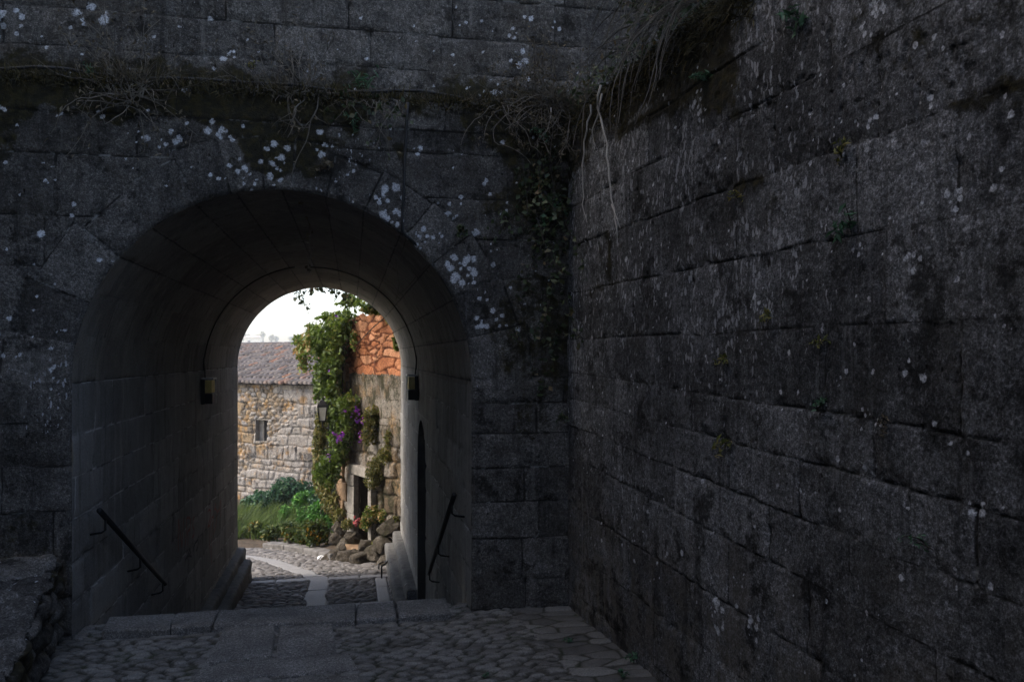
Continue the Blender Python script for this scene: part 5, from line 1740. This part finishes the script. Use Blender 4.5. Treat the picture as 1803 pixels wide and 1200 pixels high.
twig_bush('sparse dry bush with red brown blades left of the corner', fp(905, 195, .0), [(-.5, -.3, .8), (.2, -.3, .9), (.6, -.3, .6), (-.2, -.6, -.5), (.2, -.5, -.8)], 18, .42, M['twig'], .0040, DG, 420, M['leaf_dry'], lsize=.03)


def weed(name, label, root, n, size, spread, mat, nrm=(0, -1, 0), group=None, hang=0.0, stems=True, aspect=.32):
    t = thing(name, label, 'weed', tuple(root), group)
    cs = []
    g = MB()
    for k in range(max(3, n // 9)):
        dv = np.array(nrm) * .6 + RNG.normal(size=3) * .55 + np.array([0, 0, .6 - hang])
        pts = wander(root, dv, spread * random.uniform(.6, 1.2), spread / 6, .18, .08 + hang * .3)
        g.tube(pts, .003, .0015, n=4)
        for p in pts[1:]:
            for q_ in range(2):
                cs.append(p + RNG.normal(size=3) * spread * .10)
    g.build('stems', M['twig_dark'], t)
    leaves('foliage', cs[:n * 3], size, mat, t, aspect=aspect, droop=.1)
    return t


WG = 'small weeds rooted in the stone joints'
weed('weed', 'bluish green weed on the ledge above the arch crown', fp(645, 150, -.08), 60, .050, .17, M['leaf_fresh'], group=WG)
weed('weed', 'small green weed just under the ledge, below the bluish one', fp(625, 215), 26, .045, .11, M['leaf_fresh'], group=WG, hang=.6)
weed('weed', 'small fresh weed at the left end of the ledge', fp(158, 130, -.02), 22, .040, .09, M['leaf_fresh'], group=WG)
weed('weed', 'yellowish weed on the upper wall left of the arching bush', on_y(445, 118, YU - .02), 24, .035, .09, M['leaf_olive'], group=WG)
weed('weed', 'green weed sprig under the ledge near the corner', fp(940, 230), 24, .045, .12, M['leaf_fresh'], group=WG, hang=.5)
weed('weed', 'leafy sprig in the joint right of the arch, high up', fp(812, 402), 14, .045, .08, M['leaf_dark'], group=WG, hang=.8, aspect=.7)
weed('weed', 'small leafy sprig with red tints above the arch', fp(575, 285), 16, .040, .09, M['leaf_dry'], group=WG, hang=.6, aspect=.8)
weed('weed', 'dark fern in the corner at lamp height', fp(985, 735), 26, .040, .11, M['leaf_dark'], group=WG, hang=.2)
weed('weed', 'dark weeds at the joint right of the arch spring', fp(905, 580), 40, .030, .12, M['leaf_dark'], group=WG, hang=.6)
rn3 = (WN[0], WN[1], 0)
RW = [(1500, 392, 34, .045, .09, 'leaf_fresh', 'weed with pale leaves in the high joint of the right wall'), (1280, 637, 18, .030, .07, 'leaf_olive', 'tuft in the joint of the right wall halfway to the corner'), (1358, 552, 14, .030, .06, 'leaf_olive', 'tiny yellow tuft below the middle joint of the right wall'), (1450, 600, 12, .025, .05, 'leaf_olive', 'tiny tuft at a vertical joint of the right wall'), (1288, 778, 22, .035, .08, 'leaf_olive', 'grassy tuft in the sloping joint of the right wall'), (1634, 960, 30, .022, .07, 'leaf_fresh', 'mossy green tuft in the lower vertical crack of the right wall'), (1445, 707, 12, .025, .05, 'leaf_fresh', 'tiny green leaf rosette in the right wall joint'), (1415, 35, 22, .050, .10, 'leaf_fresh', 'green sprig high on the right wall'), (1248, 140, 16, .045, .08, 'leaf_fresh', 'green sprig below the dry grass on the right wall'), (1483, 275, 20, .030, .07, 'leaf_olive', 'olive tuft under the high sloping joint'), (1300, 340, 16, .028, .06, 'leaf_olive', 'olive tuft nearer the corner in a high joint'), (1560, 745, 10, .022, .05, 'leaf_dry', 'dry tuft in the joint beside the pale lichen')]
for (u, v, n_, sz_, sp_, mt, lb) in RW:
    s_, z_ = rsurf(u, v)
    weed('weed', lb, rpoint(s_, z_, .005), n_, sz_, sp_, M[mt], nrm=rn3, group=WG, hang=.2)
for (u, v, n_, sz_, sp_, lb) in [(1115, 1165, 18, .024, .06, 'green weed on the cobbles by the right wall foot'), (1005, 1128, 9, .020, .04, 'green weed among the cobbles near the corner'), (850, 1192, 8, .018, .04, 'small weed among the cobbles in the middle foreground'), (1095, 1190, 12, .022, .05, 'green weed at the lower edge by the right wall')]:
    weed('weed', lb, on_z(u, v, .005), n_, sz_, sp_, M['leaf_fresh'], nrm=(0, 0, 1), group=WG, aspect=.6)


# creepers with leaves hanging on the wall
def creeper(name, label, starts, mat, leafm, rad, lsize, per, group=None, wig=.10, out=.04, aspect=.7):
    t = thing(name, label, 'creeper', tuple(starts[0][0]), group)
    g = MB()
    cs = []
    for (p, dv, ln) in starts:
        pts = wander(p, dv, ln, .05, wig, .04)
        for q_ in pts:
            q_[1] = min(q_[1], YF - out if q_[2] < LEDGE else YU - .03)
        g.tube(pts, rad, rad * .5, n=4)
        for q_ in pts[1:]:
            for k in range(per):
                if random.random() < .75:
                    cs.append(q_ + RNG.normal(size=3) * np.array([.035, .012, .03]))
    g.build('stems', mat, t)
    if cs:
        leaves('foliage', cs, lsize, leafm, t, aspect=aspect, droop=.4)
    return t


CG = 'creepers hanging on the gateway wall'
creeper('creeper', 'leafy dark creeper trailing from the ledge above the arch right side', [(fp(u, 152 + .04 * u, .05), (random.uniform(-.8, .8), -.6, -.3), ln) for u, ln in ((640, .35), (655, .48), (672, .30), (690, .42), (628, .25), (705, .33), (662, .55), (648, .22), (612, .3))], M['twig_mid'], M['leaf_dark'], .0030, .036, 2, CG, wig=.22)
creeper('creeper', 'dense dark ivy filling the corner beside the right wall', [(fp(u, v), (random.uniform(-.5, .4), -.1, -1), ln) for u, v, ln in ((940, 250, .5), (955, 260, .7), (970, 250, .9), (985, 270, .8), (995, 280, .9), (960, 330, .5), (920, 290, .4), (985, 360, .7), (995, 420, .8), (970, 400, .5), (980, 480, .6), (990, 300, .6), (992, 560, .6), (930, 300, .5), (945, 380, .5))], M['twig_dark'], M['leaf_dark'], .004, .043, 5, CG)
creeper('creeper', 'few bluish ivy leaves standing out of the dark corner ivy', [(fp(975, 345, .1), (-.1, -.2, -.8), .18), (fp(985, 350, .1), (.2, -.2, -.5), .15), (fp(965, 365, .1), (-.3, -.2, -.3), .12)], M['twig_dark'], M['leaf_fresh'], .003, .055, 2, CG)
creeper('creeper', 'long bare stems hanging from the ledge left of the corner', [(fp(u, 150 + .04 * u, .06), (random.uniform(-.5, .5), -.5, -.4), ln) for u, ln in ((872, .45), (885, .65), (893, .75), (935, .45), (960, .4), (905, .5), (640, .35), (655, .3), (668, .5), (700, .5), (990, .5), (975, .55), (920, .38), (610, .3))], M['twig'], M['leaf_dry'], .0028, .022, 0, CG, wig=.20)
t = thing('creeper', 'thin leafy strand dangling into the arch opening below the crown', 'creeper', tuple(on_y(530, 345, YF)), CG)
g = MB()
pts = [on_y(528, 338, YF), on_y(531, 355, YF + .25), on_y(541, 385, YF + .55), on_y(548, 405, YF + .60), on_y(545, 430, YF + .6), on_y(548, 450, YF + .62), on_y(541, 470, YF + .62), on_y(545, 480, YF + .62)]
g.tube(pts, .0025, n=4)
g.build('stems', M['twig'], t)
cs = []
for a, c in zip(pts[1:-1], pts[2:]):
    for k in range(5):
        cs.append(a + (c - a) * random.random() + RNG.normal(size=3) * .012)
leaves('foliage', cs, .028, M['leaf_dry'], t, aspect=.8)
t = thing('creeper', 'crossing bare stems dangling inside the arch at the right shoulder', 'creeper', tuple(on_y(715, 420, YF)), CG)
g = MB()
g.tube([on_y(715, 420, YF + .02), on_y(708, 445, YF + .2), on_y(692, 470, YF + .3), on_y(686, 473, YF + .3)], .004, .002, n=4)
g.tube([on_y(752, 466, YF + .02), on_y(735, 485, YF + .3), on_y(715, 508, YF + .5), on_y(698, 520, YF + .5)], .004, .002, n=4)
g.tube([on_y(697, 455, YF + .3), on_y(700, 480, YF + .4), on_y(703, 500, YF + .45), on_y(697, 530, YF + .5)], .003, .002, n=4)
g.build('stems', M['twig'], t)

# pale roots hanging down in the corner
RG = 'pale roots hanging in the corner'
for lb, pts, rr in [('longest pale hanging root, forked at its tip, nearest the right wall', [(1058, 150), (1052, 190), (1062, 230), (1068, 275), (1072, 310), (1076, 350), (1082, 385), (1087, 418)], .0075),
                    ('pale hanging root left of the forked one, reaching the ivy', [(1040, 185), (1034, 215), (1028, 250), (1025, 290), (1026, 330), (1025, 360), (1034, 392)], .0065),
                    ('short curled pale root between the two long ones', [(1060, 165), (1055, 195), (1046, 220), (1044, 240), (1049, 258)], .006),
                    ('thin pale root left of all, tight to the wall', [(970, 190), (967, 215), (960, 235)], .005)]:
    g = MB()
    P3 = [(on_plane(u, v, (WX + WN[0] * .07, WY + WN[1] * .07), WN) if u > 1012 else on_y(u, v, YF - .10)) for u, v in pts]
    P4 = []
    for a, c in zip(P3[:-1], P3[1:]):
        P4 += [a, (a + c) / 2 + RNG.normal(size=3) * .006]
    P4.append(P3[-1])
    g.tube(P4, rr, rr * .45, n=6)
    if 'forked' in lb and 'longest' in lb:
        o7 = lambda u, v: on_plane(u, v, (WX + WN[0] * .07, WY + WN[1] * .07), WN)
        b0 = o7(1077, 360)
        g.tube([b0, o7(1086, 385), o7(1092, 402)], rr * .6, rr * .3, n=5)
    o = g.build('hanging_root', M['twig_pale'], smooth=True)
    o['label'] = lb
    o['category'] = 'root'
    o['group'] = RG

# dry grass pouring over the top of the right wall
dg = thing('dry_grass_clump', 'mat of long dry grass pouring over the top of the right wall near the corner', 'dry grass', tuple(rpoint(1.2, RT)))
g = MB()
for k in range(95):
    s_ = random.triangular(1.0, 2.1, 1.75)
    p = rpoint(s_, RT + random.uniform(.05, .50), random.uniform(-.20, .10))
    dv = np.array([WN[0] * random.uniform(.5, 1.0) - WD[0] * random.uniform(.2, .6), -WD[1] * random.uniform(.2, .9), random.uniform(-.2, .5)])
    pts = wander(p, dv, random.uniform(.22, .62), .045, .11, .17)
    for q_ in pts:
        q_[1] = min(q_[1], YF - .04)
    g.tube(pts, random.uniform(.0028, .0050), .0014, n=4)
g.build('dry_blades', M['twig_mid'], dg)
for k in range(34):
    g = MB()
    s_ = random.triangular(0.8, 2.05, 1.75)
    p = rpoint(s_, RT + random.uniform(.04, .30), random.uniform(-.05, .10))
    dv = np.array([WN[0] * random.uniform(.5, 1.0) - WD[0] * random.uniform(.2, .7), -WD[1] * random.uniform(.2, 1.0), random.uniform(-.3, .35)])
    pts = wander(p, dv, random.uniform(.30, .80), .045, .09, .19)
    for q_ in pts:
        q_[1] = min(q_[1], YF - .06)
    g.tube(pts, random.uniform(.0030, .0055), .0018, n=4)
    g.build('dry_strand', M['twig'], dg)
cs = []
for k in range(420):
    s_ = random.uniform(.1, 2.1)
    cs.append(rpoint(s_, RT + abs(random.gauss(.06, .08)), random.gauss(-.02, .06)))
leaves('foliage', cs, .05, M['leaf_dark'], dg, aspect=.45)
hb = thing('terrace_bush', 'dark green bush on the terrace above the corner, at the top edge', 'bush', tuple(rpoint(.8, RT + .1, -.4)))
pts = blob([((*rpoint(.9, RT + .75, -.35)[:2], RT + .80), (.40, .35, .30), 1), ((*rpoint(.5, RT + .6, -.5)[:2], RT + .75), (.32, .3, .28), 1), ((*rpoint(1.4, RT + .7, -.4)[:2], RT + .85), (.4, .35, .3), 1)], 2600)
leaves('foliage', pts, .055, M['leaf_dark'], hb, aspect=.5)
g = MB()
for k in range(14):
    p1_ = pts[random.randrange(len(pts))]
    b_ = rpoint(.9 + random.uniform(-.3, .3), RT + .05, -.45)
    g.tube([b_, (b_ + p1_) / 2 + np.array([0, 0, .08]), p1_], .010, .004, n=5)
g.build('stems', M['twig_dark'], hb)

# moss cushions along the ledge and on the wall head: too many to count
base, tip = [], []
for k in range(12000):
    if random.random() < .74:
        x = random.uniform(-3.3, 1.5)
        dens = 0.35 + 0.65 * float(vn(np.array([x * 2.4]), np.array([0.0]), 71)[0])
        if random.random() > dens:
            continue
        y_ = YF - .045 + abs(random.gauss(0, .05)) if random.random() < .6 else YU - .02 - abs(random.gauss(0, .04))
        p = np.array([x, y_, LEDGE - (.02 + abs(random.gauss(0, .03)) if y_ < YF - .02 else -.0)])
        dv = np.array([random.gauss(0, .02), -abs(random.gauss(.012, .02)), random.gauss(.012, .03)])
    else:
        s_ = random.uniform(0.0, 2.3)
        z_ = RT - abs(random.gauss(0, .10))
        p = rpoint(s_, z_, .012)
        dv = np.array([WN[0] * .025 + random.gauss(0, .015), WN[1] * .02 + random.gauss(0, .02), random.gauss(-.02, .03)])
    base.append(p)
    tip.append(p + dv * 1.3)
blades('moss', base, tip, .004, M['moss'], kind='stuff', bend=.1, seg=2)
TG = 'dry grass tufts along the ledge'
for (u, n_, ln, lb) in [(60, 70, .10, 'dry grass tuft at the far left of the ledge'), (215, 160, .16, 'thick dry grass tuft at the foot of the left twiggy bush'), (330, 60, .09, 'short dry tuft right of the left twiggy bush'), (400, 70, .09, 'short dry tuft over the arch, left of the arching bush'), (500, 110, .13, 'dry grass tuft around the foot of the arching bush'), (600, 80, .10, 'brown tuft left of the bluish weed'), (760, 60, .08, 'low brown tuft midway between weed and corner'), (830, 80, .10, 'brown grass tuft left of the corner bushes'), (940, 160, .16, 'tall brown tuft amid the corner bushes'), (1010, 170, .18, 'red brown tuft in the very corner')]:
    c0 = fp(u, 150 + u * .04, -.02)
    c0[2] = LEDGE + .0
    t = thing('grass_tuft', lb, 'grass', tuple(c0), TG)
    bs = c0 + np.stack([RNG.normal(size=n_) * .08, RNG.normal(size=n_) * .04, np.zeros(n_)], 1)
    tp = bs + np.stack([RNG.normal(size=n_) * ln * .5, -np.abs(RNG.normal(size=n_)) * ln * .5, (RNG.random(n_) * 1.3 - .35) * ln], 1)
    tp[:, 1] = np.minimum(tp[:, 1], YU - .03)
    blades('blades', bs, tp, .0022, M['leaf_dry'], t, bend=.35)

# ================================================================== FAR HILL, HOUSES AND TREES
tx = axis([(-420, -60, 18), (-60, 60, 6), (60, 420, 18)])
ty = axis([(-420, -20, 25), (-20, 60, 5), (60, 320, 10)])
X, Y = np.meshgrid(tx, ty, indexing='ij')


def hill_z(X, Y):
    z = -3.6 + 0 * X - 22 * sstep(40, 110, Y) + 31.0 * sstep(150, 285, Y) + 3.0 * (fbm(X / 45 + 3, Y / 45, 91, 4) - .5) * sstep(80, 200, Y)
    return z


grid('terrain', np.stack([X, Y, hill_z(X, Y)], -1), plain('hazed_dry_hillside', (0.36, 0.34, 0.22), (0.56, 0.50, 0.33), 0.03, 0.95, bump=0), kind='structure')  # dry grass colour, paled further to carry distance haze


def hill_pt(u, v=None, Y=250.0):
    d = ray(u, 600)
    x = d[0] / d[1] * Y
    return np.array([x, Y, float(hill_z(np.array([x]), np.array([Y]))[0])])


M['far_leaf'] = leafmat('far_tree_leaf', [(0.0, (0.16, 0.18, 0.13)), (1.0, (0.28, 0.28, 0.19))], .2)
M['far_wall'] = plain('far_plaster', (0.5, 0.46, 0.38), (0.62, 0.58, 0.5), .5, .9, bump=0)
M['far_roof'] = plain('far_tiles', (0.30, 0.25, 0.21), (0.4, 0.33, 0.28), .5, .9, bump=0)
for (u, Yd, hgt, w, lb) in [(u_, y_, h_ * .62, w_ * .42, l_) for (u_, y_, h_, w_, l_) in [(433, 278, 5.0, 5.5, 'hazy yellowish tree at the left of the far hill, by the jamb'), (452, 284, 5.2, 4.0, 'hazy rounded tree behind the far pale house'), (463, 282, 6.5, 6.0, 'tallest hazy tree on the far hilltop'), (478, 284, 5.5, 4.5, 'hazy tree right of the tallest hilltop tree'), (487, 284, 4.5, 5.0, 'low hazy tree toward the right of the hilltop'), (514, 280, 4.5, 6, 'hazy tree at the right edge beside the vine'), (471, 255, 4.0, 6, 'hazy bush halfway down the far slope'), (500, 250, 4.0, 8, 'wide hazy bush low on the far slope'), (448, 245, 4, 6, 'hazy bush in front of the far pale house')]]:
    p = hill_pt(u, Y=Yd)
    t = thing('far_tree', lb, 'tree', tuple(p), 'trees on the far hill')
    g = MB()
    g.tube([p - np.array([0, 0, .3]), p + np.array([.1, 0, hgt * .45])], .28, .12, n=6)
    g.build('trunk', M['twig_dark'], t)
    cs = [((p[0] + random.uniform(-.3, .3) * w, p[1] + random.uniform(-.3, .3) * w, p[2] + hgt * random.uniform(.45, .8)), (w * .32, w * .32, hgt * .25), 1) for k in range(5)]
    leaves('crown', blob(cs, 260), .5, M['far_leaf'], t, aspect=.8)
for (u, Yd, w, hh, lb) in [(446, 268, 5.0, 3.0, 'pale far house with a low roof on the hill at the left'), (428, 258, 4.2, 2.4, 'small pale far house beside the jamb'), (476, 236, 4.6, 1.6, 'low far house on the slope below the trees')]:
    p = hill_pt(u, Y=Yd)
    t = thing('far_house', lb, 'house', tuple(p), 'houses on the far hill')
    g = MB()
    g.box(p + np.array([0, 0, hh * .35]), (w, 5, hh * 1.3))
    g.build('wall', M['far_wall'], t)
    g = MB()
    z1_ = p[2] + hh + .02
    g.add([(p[0] - w * .54, p[1] - 3, z1_), (p[0] + w * .54, p[1] - 3, z1_), (p[0] + w * .54, p[1] + 3, z1_), (p[0] - w * .54, p[1] + 3, z1_), (p[0] - w * .4, p[1], z1_ + .7), (p[0] + w * .4, p[1], z1_ + .7)], [(0, 1, 5, 4), (2, 3, 4, 5), (1, 2, 5), (3, 0, 4), (0, 3, 2, 1)])
    g.build('roof', M['far_roof'], t)
    g = MB()
    g.box((p[0] - w * .2, p[1] - 2.52, p[2] + hh * .5), (w * .16, .05, hh * .36))
    g.build('window', M['dark'], t)

# air
g = MB()
g.box((0, -65, 18), (860, 790, 100))
hz = g.build('haze', None, kind='stuff')
hm = bpy.data.materials.new('haze')
hm.use_nodes = True
nt = hm.node_tree
nt.nodes.clear()
ou = nt.nodes.new('ShaderNodeOutputMaterial')
pv = nt.nodes.new('ShaderNodeVolumePrincipled')
pv.inputs['Color'].default_value = (0.95, 0.96, 1.0, 1)
pv.inputs['Density'].default_value = 0.0014
pv.inputs['Anisotropy'].default_value = 0.3
nt.links.new(pv.outputs[0], ou.inputs['Volume'])
hz.data.materials.append(hm)

# ================================================================== LIGHT, SKY, CAMERA
SUN_EL, SUN_AZ = math.radians(46), math.atan2(-1.0, 0.02)    # azimuth from +y towards +x
sdir = Vector((math.sin(SUN_AZ) * math.cos(SUN_EL), math.cos(SUN_AZ) * math.cos(SUN_EL), math.sin(SUN_EL)))
sun = bpy.data.lights.new('sun', 'SUN')
sun.energy = 0.98
sun.angle = math.radians(16)
sun.color = (1.0, 0.93, 0.82)
so = bpy.data.objects.new('sun', sun)
COL.objects.link(so)
so.rotation_euler = sdir.to_track_quat('Z', 'Y').to_euler()
so.location = (-20, 10, 30)
w = bpy.data.worlds.new('World')
scene.world = w
w.use_nodes = True
nt = w.node_tree
nt.nodes.clear()
sk = nt.nodes.new('ShaderNodeTexSky')
sk.sky_type = 'NISHITA'
sk.sun_disc = False
sk.sun_elevation = SUN_EL
sk.sun_rotation = SUN_AZ
sk.dust_density = 3.0
sk.air_density = 1.0
bg = nt.nodes.new('ShaderNodeBackground')
bg.inputs[1].default_value = 0.15
wo_ = nt.nodes.new('ShaderNodeOutputWorld')
nt.links.new(sk.outputs[0], bg.inputs[0])
nt.links.new(bg.outputs[0], wo_.inputs[0])

cam = bpy.data.cameras.new('camera')
cam.sensor_width = 36
cam.lens = F / 1803 * 36
cam.shift_y = 25 / 1803
cam.clip_start = 0.05
cam.clip_end = 3000
co_ = bpy.data.objects.new('camera', cam)
COL.objects.link(co_)
co_.location = (0, 0, EYE)
co_.rotation_euler = (math.radians(90), 0, -TH)
scene.camera = co_
scene.view_settings.view_transform = 'Standard'
scene.view_settings.look = 'None'
scene.view_settings.gamma = 1
scene.view_settings.exposure = 1.78
scene.render.engine = 'CYCLES'
scene.cycles.max_bounces = 8
scene.cycles.diffuse_bounces = 5
scene.cycles.volume_bounces = 1
